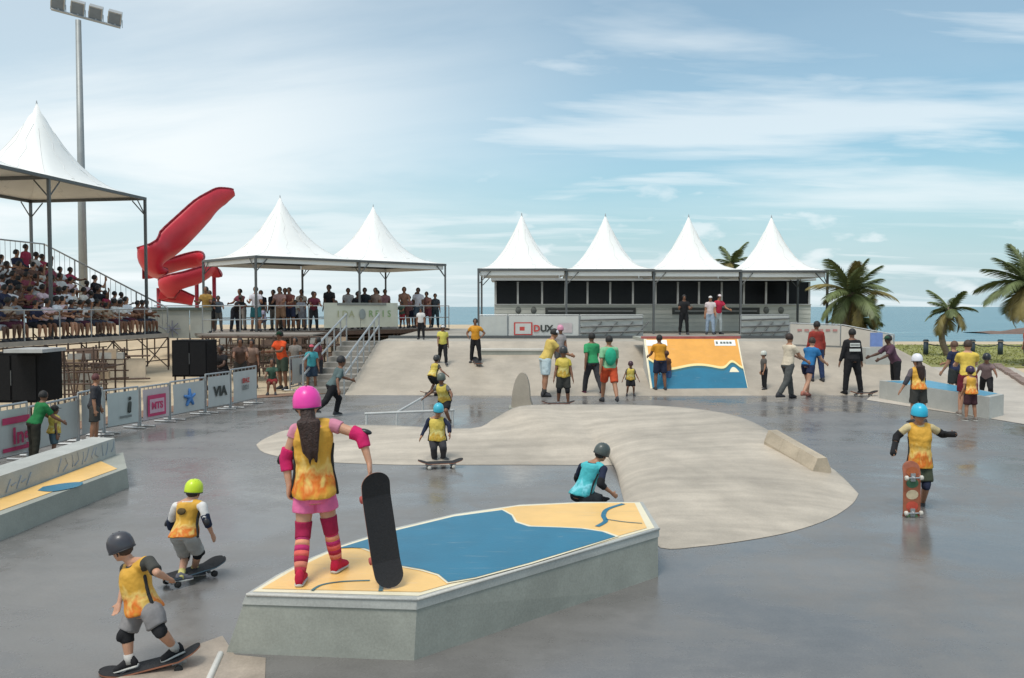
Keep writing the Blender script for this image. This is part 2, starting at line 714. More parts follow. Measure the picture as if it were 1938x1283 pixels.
tag(o, 'short yellowish green grass of the lawn by the sea', 'grass')

# wet grey park floor
fl = [(-8.6, 12.6), (-8.5, 14.5), (-8.2, 16.5), (-7.4, 19.2), (-6.6, 21.5), (-5.0, BANK0 + 0.3), (10.8, BANK0 + 0.3), (17, 20), (26, 12), (26, 1), (-9.5, 1), (-9.2, 8)]
fl = fl[::-1]
struct('park_floor', G().prism([V((x, y, 0.0)) for x, y in fl], [V((x, y, -0.3)) for x, y in fl]), M_FLOOR)
# reddish brown dirt strip along the barriers
ds = [(-8.6, 12.6), (-8.5, 14.5), (-8.2, 16.5), (-7.4, 19.2), (-6.6, 21.5), (-5.0, 22.7)]
g = G()
for i, (x, y) in enumerate(ds):
    g.v += [(x - 0.0, y + 0.0, 0.012), (x - 0.75, y + 0.3, 0.012)]
for i in range(len(ds) - 1):
    g.f.append((2 * i, 2 * i + 2, 2 * i + 3, 2 * i + 1))
struct('dirt_strip', g, mat('red_dirt', (0.22, 0.13, 0.085), 0.9, 0.3, 4, 0.5, 20))

# pale apron on the right
ap = [gp(1640, 757), gp(1700, 700), gp(1800, 688), gp(1905, 688), gp(2040, 762), gp(2060, 815), gp(1938, 803), gp(1872, 792), gp(1750, 774)]
g = G().add([V((p.x, p.y, 0.006)) for p in ap], [tuple(range(len(ap)))])
flat_fix(struct('side_apron', g, concrete('pale_concrete', (0.47, 0.42, 0.36), 0.6, 0.14)))
# brick kerb edging of the apron
m_brick = mat('red_brick', (0.26, 0.19, 0.16), 0.85, 0.25, 12, 0.5, 40)
kerb = bpy.data.objects.new('brick_kerb', None)
col.objects.link(kerb)
kerb.location = gp(1885, 692)
kerb['kind'] = 'structure'
pa, pb = gp(1885, 692), gp(1990, 758)
dk = (pb - pa)
nb = 34
ang = math.atan2(dk.y, dk.x)
for i in range(nb):
    p = pa + dk * ((i + 0.5) / nb)
    obj('brick', G().box((p.x + random.uniform(-.02, .02), p.y, 0.05), (dk.length / nb - 0.04, 0.26, 0.10 + random.uniform(-.02, .02)), ang + random.uniform(-.03, .03)), m_brick, kerb)

# beige bank at the back, with deck on top and right flank
XL, XR0, XR1 = -4.45, 10.4, 12.3
g = G()
nx, ny = 30, 14
for j in range(ny + 1):
    tt = j / ny
    y = BANK0 - 0.25 + (BANK1 - BANK0 + 0.25) * tt
    z = bank_z(y) + (0.004 if y < BANK0 else 0)
    if j == 0:
        z = -0.05
    for i in range(nx + 1):
        x = XL + (XR0 + (XR1 - XR0) * tt - XL) * i / nx
        yy = y - 0.2 * math.sin(i / nx * math.pi) * (1 - tt)
        g.v.append((x, yy, z))
for j in range(ny):
    for i in range(nx):
        a = j * (nx + 1) + i
        g.f.append((a, a + 1, a + nx + 2, a + nx + 1))
struct('back_bank', g, M_BANK, True)
g = G().prism([V((XL, BANK1, BANKZ)), V((XR1, BANK1, BANKZ)), V((XR1 + 0.6, 44, BANKZ)), V((XL, 44, BANKZ))],
              [V((XL, BANK1, -0.2)), V((XR1, BANK1, -0.2)), V((XR1 + 0.6, 44, -0.2)), V((XL, 44, -0.2))])
flat_fix(struct('upper_deck', g, concrete('deck_concrete', (0.36, 0.33, 0.28), 0.65, 0.15)))
g = G().add([(XR0, BANK0 - 0.2, 0.003), (XR0 + 2.6, BANK0 + 1.2, 0.003), (XR1 + 2.4, BANK1 + 2, 0.003), (XR1, BANK1, BANKZ)], [(0, 1, 3), (1, 2, 3)])
struct('bank_flank', g, M_BANK)
g = G().add([(XL - 0.02, BANK0, -0.1), (XL - 0.02, BANK1, BANKZ), (XL - 0.02, BANK1, -0.1)], [(0, 1, 2)])
struct('bank_side', g, M_GREY)

# low concrete pad with a pale top on the bank
pA, pB = surf(905, 672), surf(1040, 672)
root = thing('grind_ledge', (pA + pB) / 2, 'low pale concrete ledge high on the beige bank, left of the painted ramp', 'ledge')
yc = (pA.y + pB.y) / 2
zb = bank_z(yc)
obj('block', G().box(((pA.x + pB.x) / 2, yc + 0.3, zb + 0.0), (pB.x - pA.x, 0.6, 0.26)), M_GREY, root)
obj('top_slab', G().box(((pA.x + pB.x) / 2, yc + 0.3, zb + 0.155), (pB.x - pA.x + 0.04, 0.64, 0.05)), concrete('pale_top', (0.55, 0.52, 0.46), 0.55, 0.08), root)

# ---------------------------------------------------------------- central hip (pale island on the wet floor)
pairs = [((485, 842), (485, 842, 0)), ((500, 857), (500, 831, .05)), ((560, 870), (540, 816, .13)), ((640, 876), (620, 808, .17)),
         ((760, 880), (740, 808, .24)), ((900, 880), (890, 814, .24)), ((1040, 880), (938, 793, .36)), ((1165, 881), (985, 771, .54)),
         ((1166, 884), (1075, 768, .54)), ((1172, 915), (1145, 768, .54)), ((1182, 955), (1188, 768, .54)), ((1205, 1000), (1222, 769, .54)), ((1250, 1037), (1250, 770, .54)),
         ((1330, 1034), (1330, 777, .54)), ((1420, 1022), (1400, 790, .52)), ((1500, 1006), (1450, 812, .44)), ((1570, 982), (1510, 850, .30)),
         ((1612, 955), (1580, 890, .14)), ((1625, 935), (1625, 935, 0))]
base = [gp(*p[0]) for p in pairs]
crest = [gp(*p[1]) for p in pairs]
SUB = 4


def cr_spline(P, sub):
    o_ = []
    n_ = len(P)
    for i in range(n_ - 1):
        p0, p1, p2, p3 = P[max(0, i - 1)], P[i], P[i + 1], P[min(n_ - 1, i + 2)]
        for k in range(sub):
            t_ = k / sub
            o_.append(0.5 * ((2 * p1) + (p2 - p0) * t_ + (2 * p0 - 5 * p1 + 4 * p2 - p3) * t_ ** 2 + (3 * p1 - p0 - 3 * p2 + p3) * t_ ** 3))
    o_.append(P[-1].copy())
    return o_


bs, cs = cr_spline(base, SUB), cr_spline(crest, SUB)
for i in range(5, 12):          # the inner corner stays sharp
    for k in range(SUB):
        bs[i * SUB + k] = base[i].lerp(base[i + 1], k / SUB)
K = 10
g = G()
for i in range(len(bs)):
    for k in range(K + 1):
        t_ = k / K
        p = bs[i].lerp(cs[i], t_)
        p.z = 0.004 + cs[i].z * t_
        g.v.append(tuple(p))
    g.v.append((cs[i].x, cs[i].y + 0.22, cs[i].z - 0.0 if cs[i].z > 0.02 else 0.004))
    g.v.append((cs[i].x, cs[i].y + 0.30, -0.02))
W = K + 3
for i in range(len(bs) - 1):
    for k in range(W - 1):
        a = i * W + k
        g.f.append((a, a + W, a + W + 1, a + 1))
o = obj('hip_bank', g, M_BEIGE, None, True)
tag(o, 'large pale beige concrete hip bank spreading across the middle of the wet floor', 'skate bank')
flat_fix(o)
HIP = (bs, cs)

# rounded grey fin at the left top corner of the hip
p = gp(988, 770, 0.05)
root = thing('concrete_fin', p, 'rounded grey concrete fin standing at the top left corner of the hip', 'skate obstacle')
w_, h_ = 0.5, 0.85
prof = [(-w_ / 2, 0)] + [(-w_ / 2 * math.cos(a) * (0.7 + 0.3 * (1 - a / math.pi * 1)), h_ * math.sin(a) ** 0.8) for a in [R(k) for k in range(12, 170, 12)]] + [(w_ / 2, 0)]
g = G().prism([V((p.x + x, p.y - 0.10, z)) for x, z in prof], [V((p.x + x + 0.03, p.y + 0.35, z * 0.96)) for x, z in prof])
flat_fix(obj('fin_wall', g, M_BANK, root))
obj('fin_foot', G().box((p.x, p.y + 0.12, 0.02), (w_ + 0.1, 0.6, 0.05)), M_GREY, root)

# tan barrier block on the right ridge of the hip
a0, a1 = gp(1462, 838, 0.37), gp(1556, 894, 0.16)
d_ = (a1 - a0)
dn = V((d_.x, d_.y, 0)).normalized()
sd = V((-dn.y, dn.x, 0))
root = thing('barrier_block', a0, 'tan concrete barrier block lying along the right ridge of the hip', 'concrete block')
segs = 3
Ltot = V((d_.x, d_.y, 0)).length
for s_ in range(segs):
    t0, t1 = s_ / segs + 0.0015, (s_ + 1) / segs - 0.0015
    q0, q1 = a0 + d_ * t0, a0 + d_ * t1
    prof = [(-0.14, -0.14), (-0.14, 0.03), (-0.07, 0.19), (0.07, 0.19), (0.14, 0.03), (0.14, -0.14)]
    g = G().prism([q0 + sd * x + V((0, 0, z)) for x, z in prof], [q1 + sd * x + V((0, 0, z)) for x, z in prof])
    flat_fix(obj('block_section', g, M_TAN, root))

# thin steel rail standing on the floor left of the hip
root = thing('flat_rail', gp(740, 806), 'thin pale painted grind rail on the wet floor behind the hip', 'grind rail')
z_ = 0.30
p0, p1, p2 = gp(690, 783, z_), gp(860, 776, z_), gp(800, 752, z_)
obj('rail_bar', G().tube(p0, p1, 0.024, 8), M_RAIL, root)
obj('rail_bar', G().tube(p0.lerp(p1, 0.35), p2, 0.024, 8), M_RAIL, root)
for q in (p0.lerp(p1, 0.02), p0.lerp(p1, 0.35), p0.lerp(p1, 0.98), p2):
    obj('post', G().tube((q.x, q.y, 0.0), (q.x, q.y, z_ - 0.02), 0.025, 8), M_RAIL, root)

# ---------------------------------------------------------------- foreground painted pad
ZT = 0.41
topF = [gp(470, 1122, ZT), gp(790, 1131, ZT), gp(1245, 999, ZT)]
back_px = [(1215, 950), (1100, 950), (985, 955), (860, 973), (750, 999), (660, 1027), (590, 1055), (525, 1088)]
topB = [gp(x, y, ZT) for x, y in back_px]
top = topF + topB
botF = [gp(418, 1236), gp(782, 1251), gp(1246, 1092)]
bot = []
for q in topB:
    bot.append(V((q.x - 0.02, q.y + 0.05, 0)))
bot = botF + bot
bot[-1] = V((bot[-1].x - 0.12, bot[-1].y + 0.02, 0))
PADROOT = thing('painted_pad', (botF[1].x, botF[1].y, 0), 'large grey concrete skate pad with blue and yellow painted top, under the girl', 'skate pad')
CAPH = 0.075
capb = [top[i].lerp(bot[i], CAPH / ZT) for i in range(len(top))]
for q in capb:
    q.z = ZT - CAPH
cen = sum(top, V()) / len(top)


def outset(P, d):
    o_ = []
    for q in P:
        v_ = V((q.x - cen.x, q.y - cen.y, 0))
        o_.append(q + v_.normalized() * d)
    return o_


g = G().prism([V((q.x, q.y, ZT - CAPH + 0.001)) for q in capb], [V((q.x, q.y, -0.1)) for q in bot])
flat_fix(obj('pad_body', g, M_GREY, PADROOT))
g = G().prism(outset(top, 0.012), outset(capb, 0.012))
flat_fix(obj('pad_cap', g, M_LEDGE, PADROOT))
# steel angle along the front edges
g = G()
for i in range(2):
    q0, q1 = outset(top, 0.014)[i], outset(top, 0.014)[i + 1]
    g.tube(q0 + V((0, 0, -0.008)), q1 + V((0, 0, -0.008)), 0.011, 6)
obj('edge_angle', g, concrete('pale_edge', (.55, .54, .50), .6, .12), PADROOT, True)


def inset(P, d):
    return outset(P, -d)


def paint(name, px, z, m, parent, smooth_sub=0):
    P = [gp(x, y, z) for x, y in px]
    if smooth_sub:
        P = cr_spline(P, smooth_sub)
    o_ = obj(name, G().add(P, [tuple(range(len(P)))]), m, parent)
    flat_fix(o_)
    if o_.data.polygons[0].normal.z < 0:
        o_.data.flip_normals()
    return o_


g = G().add([V((q.x, q.y, ZT + 0.002)) for q in inset(top, 0.03)], [tuple(range(len(top)))])
flat_fix(obj('cream_border', g, M_CREAM, PADROOT))
ins = inset(top, 0.10)
g = G().add([V((q.x, q.y, ZT + 0.005)) for q in ins], [tuple(range(len(ins)))])
flat_fix(obj('yellow_paint', g, M_YEL, PADROOT))
blue = [(640, 1037), (660, 1031), (752, 1003), (860, 977), (950, 965)] + \
       [(968, 975), (975, 988), (1000, 996), (1060, 998), (1100, 1000), (1140, 1006), (1165, 1015)] + \
       [(1100, 1035), (1000, 1065), (900, 1092), (848, 1101)] + \
       [(830, 1086), (800, 1077), (760, 1070), (735, 1062), (715, 1046), (690, 1037), (665, 1036)]
cream = [(x + (8 if x > 970 else -3), y + (3 if y > 1040 else -3)) for x, y in blue]
bl2 = [(x, y) for x, y in blue]
# pale outline under the blue shape
P = [gp(x, y, ZT + 0.008) for x, y in blue]
cb = sum(P, V()) / len(P)
g = G().add([q + (q - cb).normalized() * 0.035 for q in P], [tuple(range(len(P)))])
flat_fix(obj('pale_outline', g, M_CREAM, PADROOT))
paint('blue_paint', blue, ZT + 0.011, M_BLUE, PADROOT)


def ribbon(name, px, z, wd, m, parent, sub=5):
    P = cr_spline([gp(x, y, z) for x, y in px], sub)
    g_ = G()
    for i, q in enumerate(P):
        d2 = (P[min(i + 1, len(P) - 1)] - P[max(0, i - 1)])
        s2 = V((-d2.y, d2.x, 0)).normalized() * (wd / 2)
        g_.v += [tuple(q + s2), tuple(q - s2)]
    for i in range(len(P) - 1):
        g_.f.append((2 * i, 2 * i + 1, 2 * i + 3, 2 * i + 2))
    return flat_fix(obj(name, g_, m, parent))


ribbon('painted_line', [(590, 1117), (610, 1106), (650, 1100), (700, 1098)], ZT + 0.009, 0.022, M_DTEAL, PADROOT)
ribbon('painted_line', [(720, 1118), (722, 1108), (718, 1100)], ZT + 0.009, 0.03, M_DTEAL, PADROOT)
ribbon('painted_line', [(1180, 953), (1150, 963), (1142, 975), (1146, 986), (1130, 996)], ZT + 0.009, 0.045, M_BLUE, PADROOT)
ribbon('painted_line', [(1146, 982), (1180, 987), (1215, 990)], ZT + 0.009, 0.018, M_DTEAL, PADROOT)

# beige bank foot in the lower left corner with its pale coping rail
P = [gp(150, 1305), gp(225, 1283), gp(300, 1249), (gp(360, 1226)), gp(421, 1204), gp(444, 1240), gp(503, 1246), gp(500, 1330), gp(300, 1400), gp(120, 1400)]
Z_ = [0.0, 0.0, 0.0, 0.0, 0.0, 0.0, 0.0, 0.0, 0.0, 0.0]
g = G().add([V((q.x, q.y, 0.005)) for q in P], [tuple(range(len(P)))])
flat_fix(struct('bank_foot', g, concrete('foot_concrete', (0.34, 0.285, 0.23), 0.55, 0.3, wet=False, streak=(0.6, 3, 0.5, 0.12))))
root = thing('coping_rail', gp(418, 1240), 'pale metal coping rail on the ground left of the painted pad', 'coping rail')
obj('rail_bar', G().limb(gp(417, 1238, 0.008), gp(380, 1320, 0.008), 0.022, 0.022, 8), mat('pale_metal', (0.62, 0.60, 0.55), 0.4, 0.1, 12), root, True)

# ---------------------------------------------------------------- two-tier ledge on the left
root = thing('tiered_ledge', (-5.3, 9.5, 0), 'two tier concrete ledge with yellow painted top at the left edge', 'skate ledge')
q = [gp(240, 932), gp(0, 1022)]
d_ = (q[1] - q[0]).normalized()
f1 = q[1] + d_ * 3.0
lowtop = [gp(240, 886, .25), q[1] + V((0, 0, .25)), f1 + V((0, 0, .25)), f1 + V((-1.0, 0, .25)), V((-5.85, 11.6, .25)), V((-5.6, 12.1, .25))]
low = [V((p_.x, p_.y, .25)) for p_ in lowtop]
g = G().prism(low, [V((p_.x + (0.03 if i < 3 else 0), p_.y, -0.05)) for i, p_ in enumerate(low)])
flat_fix(obj('lower_tier', g, M_GREY, root))
yt = [V((low[0].x - 0.10, low[0].y - 0.05, .255)), V((low[1].x - .12, low[1].y, .255)), V((low[2].x - .12, low[2].y, .255)), V((low[2].x - .6, low[2].y, .255)), V((-5.58, 9.3, .255)), V((-5.58, 11.4, .255))]
flat_fix(obj('yellow_paint', G().add(yt, [tuple(range(len(yt)))]), M_YEL, root))
sp = cr_spline([V((-5.45, 9.75, .259)), V((-5.3, 9.95, .259)), V((-5.12, 10.0, .259)), V((-5.05, 9.75, .259)), V((-5.2, 9.5, .259)), V((-5.4, 9.55, .259))], 4)
flat_fix(obj('blue_paint', G().add(sp, [tuple(range(len(sp)))]), M_BLUE, root))
ub = [V((-5.62, 11.9, .49)), V((-5.62, 5.0, .49)), V((-6.0, 5.0, .49)), V((-6.0, 12.0, .49))]
g = G().prism(ub, [V((p_.x + (0.02 if p_.x > -5.8 else -.02), p_.y, -0.05)) for p_ in ub])
flat_fix(obj('upper_tier', g, M_LEDGE, root))
m_gr = mat('grey_blue_graffiti', (0.27, 0.31, 0.36), 0.6, 0.2, 9)
random.seed(3)
for k in range(11):
    y0 = 10.4 + k * 0.135
    pts = [V((-5.606, y0 + random.uniform(-.05, .05), 0.29 + random.uniform(0, .03))), V((-5.612, y0 + random.uniform(-.05, .1), 0.36)), V((-5.616, y0 + random.uniform(0, .12), 0.44 + random.uniform(0, .03)))]
    g = G()
    for i in range(2):
        g.tube(pts[i], pts[i + 1], 0.006, 4)
    obj('graffiti_stroke', g, m_gr, root)
for k in range(5):
    y0 = 9.3 + k * 0.1
    obj('graffiti_stroke', G().tube((-5.606, y0, 0.29 + .05 * (k % 2)), (-5.612, y0 + .1, 0.42 - .06 * (k % 2)), 0.006, 4), m_gr, root)

# ---------------------------------------------------------------- ledge on the right
root = thing('blue_top_ledge', gp(1770, 775), 'grey concrete ledge with blue painted top on the right', 'skate ledge')
a_, b_ = gp(1664, 754), gp(1872, 793)
d_ = (a_ - b_)
dn = V((d_.x, d_.y, 0)).normalized()
sd = V((-dn.y, dn.x, 0))
if sd.x < 0:
    sd = -sd
w_ = 0.75
pl = [a_, b_, b_ + sd * 0.1 + dn * 0.0, b_ + sd * w_ + dn * .5, a_ + sd * w_]
pl = [a_, b_, V((b_.x + .62, b_.y + .55, 0)), V((a_.x + 1.3, a_.y + 0.2, 0))]
HB = 0.46
g = G().prism([p_ + V((0, 0, HB)) for p_ in pl], [p_ - V((0, 0, 0.05)) for p_ in pl])
flat_fix(obj('ledge_body', g, M_LEDGE, root))
c_ = sum(pl, V()) / 4
flat_fix(obj('blue_paint', G().add([p_.lerp(c_, 0.10) + V((0, 0, HB + .004)) for p_ in pl], [(0, 1, 2, 3)]), mat('light_blue_paint', (0.09, 0.30, 0.44), 0.4, 0.1, 3), root))

# ---------------------------------------------------------------- painted ramp at the back
RB = [V((0, 0, 0)), ] * 4
rb0, rb1 = surf(1232, 741), surf(1418, 739)
rt0, rt1 = gp(1218, 640, 1.42), gp(1397, 640, 1.42)
root = thing('painted_ramp', rb0, 'ramp face painted orange above a blue wave, at the back of the park', 'skate ramp')


def rq(u_, v_, off=0.0):
    """point on the slightly curved ramp face: u across, v up"""
    lo_, hi_ = rb0.lerp(rb1, u_), rt0.lerp(rt1, u_)
    p_ = lo_.lerp(hi_, v_)
    p_.z = rb0.z - .02 + (1.42 - rb0.z + .02) * (0.86 * v_ + 0.14 * v_ * v_)
    n_ = V((0, -0.6, .8))
    return p_ + n_ * off


def ramp_sheet(name, poly, off, m):
    """poly in (u, v), cut into vertical strips so it follows the curve"""
    P = [rq(u_, v_, off) for u_, v_ in poly]
    return flat_fix(obj(name, G().add(P, [tuple(range(len(P)))]), m, root))


g = G()
nu, nv = 8, 8
for j in range(nv + 1):
    for i in range(nu + 1):
        g.v.append(tuple(rq(i / nu, j / nv)))
for j in range(nv):
    for i in range(nu):
        a = j * (nu + 1) + i
        g.f.append((a, a + 1, a + nu + 2, a + nu + 1))
obj('ramp_face', g, M_CREAM, root, True)
for sx, u_ in ((-1, 0), (1, 1)):
    P = [rq(u_, j / 8) for j in range(9)] + [V((rq(u_, 1).x, rq(u_, 1).y, 0)), ]
    P = [p_ + V((0.003 * sx, 0, -0.004)) for p_ in P]
    flat_fix(obj('side_panel', G().add(P, [tuple(range(len(P)))]), M_LEDGE, root))
wave = lambda u_: 0.42 + 0.16 * math.exp(-(u_ / 0.10) ** 2) + 0.045 * math.sin((u_ - 0.35) * 8.5) * (u_ > .1) + 0.15 * math.exp(-((u_ - 0.89) / 0.07) ** 2)
n = 64


def wstrip(name, f0, f1, off, m, u0=0.0, u1=1.0):
    g_ = G()
    rows = 7
    for i in range(n + 1):
        u_ = u0 + (u1 - u0) * i / n
        for j in range(rows + 1):
            g_.v.append(tuple(rq(u_, f0(u_) + (f1(u_) - f0(u_)) * j / rows, off)))
    for i in range(n):
        for j in range(rows):
            a = i * (rows + 1) + j
            g_.f.append((a, a + rows + 1, a + rows + 2, a + 1))
    return flat_fix(obj(name, g_, m, root))


wstrip('orange_paint', lambda u_: 0.0, lambda u_: 0.985, 0.006, worn_paint('orange_paint', (0.74, 0.35, 0.065), 0.5), 0.03, 0.985)
wstrip('pale_outline', lambda u_: wave(u_) - 0.02, lambda u_: wave(u_) + 0.075, 0.010, mat('pale_yellow_paint', (0.80, 0.66, 0.30), 0.45, 0.06, 3), 0.02, 0.99)
wstrip('dark_outline', lambda u_: wave(u_) - 0.04, lambda u_: wave(u_) + 0.030, 0.014, M_DTEAL, 0.02, 0.99)
wstrip('blue_paint', lambda u_: 0.03, lambda u_: wave(u_) - 0.012, 0.018, M_BLUE, 0.02, 0.99)
wstrip('wave_curl', lambda u_: wave(.89) - 0.155, lambda u_: wave(.89) - 0.155 + 0.095 * max(0, 1 - ((u_ - .89) / .05) ** 2), 0.022, M_CREAM, 0.84, 0.94)
wstrip('white_logo', lambda u_: 0.86, lambda u_: 0.965, 0.012, M_WHITE, 0.02, 0.24)
wstrip('white_logo', lambda u_: 0.86, lambda u_: 0.965, 0.012, M_WHITE, 0.74, 0.96)
m_bl = mat('logo_dark', (0.12, 0.14, 0.12), 0.6)
wstrip('logo_mark', lambda u_: 0.89, lambda u_: 0.935, 0.016, m_bl, 0.755, 0.775)
for k in range(4):
    wstrip('logo_mark', lambda u_: 0.895, lambda u_: 0.93, 0.016, m_bl, 0.80 + k * .032, 0.824 + k * .032)
g = G().box((rt0.lerp(rt1, .5).x, rt0.y + 0.05, 1.44), ((rt1 - rt0).length + 0.12, 0.16, 0.07))
obj('top_coping', g, mat('faded_red_paint', (0.36, 0.10, 0.09), 0.6, 0.2, 6), root)
obj('platform', G().box((rt0.lerp(rt1, .5).x, rt0.y + 1.35, 1.35), ((rt1 - rt0).length - 0.1, 2.5, 0.10)), M_GREY, root)
for k in range(5):
    xk = rt0.x + .12 + ((rt1 - rt0).length - .24) * k / 4
    obj('platform_post', G().tube((xk, rt0.y + .3, BANKZ - 0.3), (xk, rt0.y + .3, 1.31), 0.04, 6), M_DSTEEL, root)

# ---------------------------------------------------------------- pavilion tents
def tent(c0, c1, c2, c3, ze, zp, label, group, legs, zg, valance=True):
    """corners c0..c3 in order (x, y), eave height ze, peak zp; legs: {corner: ground z}"""
    C = [V((x, y, 0)) for x, y in (c0, c1, c2, c3)]
    ctr = sum(C, V()) / 4
    root = thing('pavilion_tent', (ctr.x, ctr.y, zg), label, 'tent', group)
    n_ = 26
    g_ = G()
    for j in range(n_ + 1):
        for i in range(n_ + 1):
            a, b_ = i / n_ * 2 - 1, j / n_ * 2 - 1
            p_ = (C[0] * ((1 - a) * (1 - b_)) + C[1] * ((1 + a) * (1 - b_)) + C[2] * ((1 + a) * (1 + b_)) + C[3] * ((1 - a) * (1 + b_))) / 4
            mx, eu = max(abs(a), abs(b_)), min(1.0, math.hypot(a, b_))
            r_ = mx * mx + eu * (1 - mx)
            r_ = min(1.0, r_)
            h_ = (1 - r_) ** 1.75
            # taut wrinkles radiating from the mast head, sagging between hips
            sag = -0.05 * math.sin(math.pi * min(1, r_)) * (1 - abs(abs(a) - abs(b_)) / max(.001, mx)) * 0
            wr = (0.02 * math.sin(9 * math.atan2(b_, a + 1e-6) + ctr.x) + .012 * math.sin(23 * math.atan2(b_, a + 1e-6) + ctr.y)) * r_ * (1 - r_)
            p_.z = ze + (zp - ze) * h_ + sag + wr * 2
            g_.v.append(tuple(p_))
    for j in range(n_):
        for i in range(n_):
            a = j * (n_ + 1) + i
            g_.f.append((a, a + 1, a + n_ + 2, a + n_ + 1))
    mem = obj('membrane', g_, M_TENT, root, True)
    # welded seams from mast head to the corners and eave middles
    for (sa, sb) in ((1, 1), (-1, 1), (1, -1), (-1, -1), (0.34, 1), (-0.34, 1), (0.34, -1), (-0.34, -1), (1, 0.34), (1, -0.34), (-1, 0.34), (-1, -0.34)):
        gs_ = G()
        pr = None
        for k_ in range(1, 15):
            f_ = .06 + .94 * k_ / 14
            ii, jj = int(round((sa * f_ + 1) / 2 * n_)), int(round((sb * f_ + 1) / 2 * n_))
            q_ = V(g_.v[jj * (n_ + 1) + ii]) + V((0, 0, .004))
            if pr is not None and (q_ - pr).length > .02:
                gs_.tube(pr, q_, .009, 4)
            pr = q_
        obj('seam', gs_, mat('membrane_seam', (.66, .66, .64), .6), root)
    obj('mast_cap', G().limb(V((ctr.x, ctr.y, zp - 0.16)), V((ctr.x, ctr.y, zp + 0.05)), 0.045, 0.012, 8), M_STEEL, root, True)
    for i in range(4):
        p_, q_ = C[i], C[(i + 1) % 4]
        p_, q_ = V((p_.x, p_.y, ze - 0.05)), V((q_.x, q_.y, ze - 0.05))
        d_ = (q_ - p_).normalized()
        mid_ = (p_ + q_) / 2
        obj('eave_beam', G().box(mid_, ((q_ - p_).length + 0.08, 0.09, 0.10), math.atan2(d_.y, d_.x)), M_DSTEEL, root)
        if valance:
            inn = (V((ctr.x, ctr.y, mid_.z)) - mid_).normalized() * 0.06
            obj('valance', G().box(mid_ + inn + V((0, 0, -0.14)), ((q_ - p_).length - 0.16, 0.012, 0.18), math.atan2(d_.y, d_.x)), M_TENT, root)
    for i, z0 in legs.items():
        c_ = C[i]
        obj('leg', G().box((c_.x, c_.y, (ze - 0.1 + z0) / 2), (0.085, 0.085, ze - 0.1 - z0)), M_DSTEEL, root)
        for k in (1, -1):
            q_ = C[(i + k) % 4]
            d_ = (q_ - c_).normalized()
            obj('knee_brace', G().tube((c_.x + d_.x * .05, c_.y + d_.y * .05, ze - 0.6), (c_.x + d_.x * .5, c_.y + d_.y * .5, ze - 0.12), 0.022, 6), M_DSTEEL, root)
    return root


GT = 'white peaked pavilion tents'
# four tents over the long cabin
zE, zP, yF, wT = 3.92, 6.35, 35.0, 3.64
x0 = (905 - 969) / FPX * yF
names = ['leftmost of four white peaked tents above the long cabin', 'second from left of four white peaked tents above the cabin',
         'third from left of four white peaked tents, left of the palm', 'rightmost of four white peaked tents above the long cabin']
for k in range(4):
    xa, xb = x0 + k * wT + 0.015, x0 + (k + 1) * wT - 0.015
    lg = {0: BANKZ} if k else {0: BANKZ, 3: BANKZ}
    if k == 3:
        lg = {0: BANKZ, 1: BANKZ, 2: BANKZ}
    yk = 0.10 * k
    tent((xa, yF + yk), (xb, yF + yk), (xb, yF + wT + yk), (xa, yF + wT + yk), zE - 0.02 * k, zP - 0.02 * k, names[k], GT, lg, BANKZ)
# two tents over the spectator platform
A_, Cc = V((-10.3, 34.0, 0)), V((-3.2, 40.8, 0))
U_ = (Cc - A_).normalized()
Vv = V((-U_.y, U_.x, 0))
wS = (Cc - A_).length / 2
PZ = 1.33
for k in range(2):
    p0 = A_ + U_ * (k * wS + .02)
    p1 = A_ + U_ * ((k + 1) * wS - .02)
    p2, p3 = p1 + Vv * wS, p0 + Vv * wS
    lg = {0: PZ, 1: PZ, 2: PZ, 3: PZ} if k == 1 else {0: PZ, 3: PZ}
    tent((p0.x, p0.y), (p1.x, p1.y), (p2.x, p2.y), (p3.x, p3.y), 4.4, 7.2,
         ['white peaked tent over the left half of the spectator platform, beside the red slide', 'white peaked tent over the right half of the spectator platform'][k], GT, lg, PZ)
# tents over the bleacher
Nn, Rr, Bb = V((-14.0, 25.7, 0)), V((-13.3, 30.8, 0)), V((-17.9, 31.6, 0))
Ll = Nn + (Bb - Rr)
st = Nn - Rr
tent((Nn.x, Nn.y), (Rr.x, Rr.y), (Bb.x, Bb.y), (Ll.x, Ll.y), 6.3, 9.2, 'large white peaked tent over the bleacher at far left', GT, {0: 1.4, 1: 1.2, 2: 3.2, 3: 3.2}, 1.3, valance=False)
N2, L2 = Nn + st, Ll + st
tent((N2.x, N2.y), (Nn.x, Nn.y - .04), (Ll.x, Ll.y - .04), (L2.x, L2.y), 6.3, 9.2, 'nearest white bleacher tent, only its corner showing at the left edge', GT, {0: 1.4, 3: 3.2}, 1.3, valance=False)

# ---------------------------------------------------------------- long cabin with dark windows
YB = 39.6
wx = [938, 980, 1026, 1070, 1112, 1155, 1198, 1241, 1283, 1323, 1366, 1408, 1450, 1491, 1532]
X = [dp(x, 580, YB).x for x in wx]
zt, zw1, zw0 = dp(969, 528, YB).z, dp(969, 533, YB).z, dp(969, 577, YB).z
root = thing('long_cabin', ((X[0] + X[-1]) / 2, YB, BANKZ), 'long grey cabin with a row of dark windows under the four tents', 'cabin')
m_wall = mat('grey_cabin_wall', (0.64, 0.64, 0.58), 0.6, 0.07, 2)
xa, xb = X[0] - 0.06, X[-1] + 0.06
obj('lower_wall', G().box(((xa + xb) / 2, YB + 1.3, (BANKZ + zw0) / 2), (xb - xa, 2.6, zw0 - BANKZ)), m_wall, root)
obj('back_wall', G().box(((xa + xb) / 2, YB + 2.55, (zw0 + zw1) / 2), (xb - xa, 0.1, zw1 - zw0)), m_wall, root)
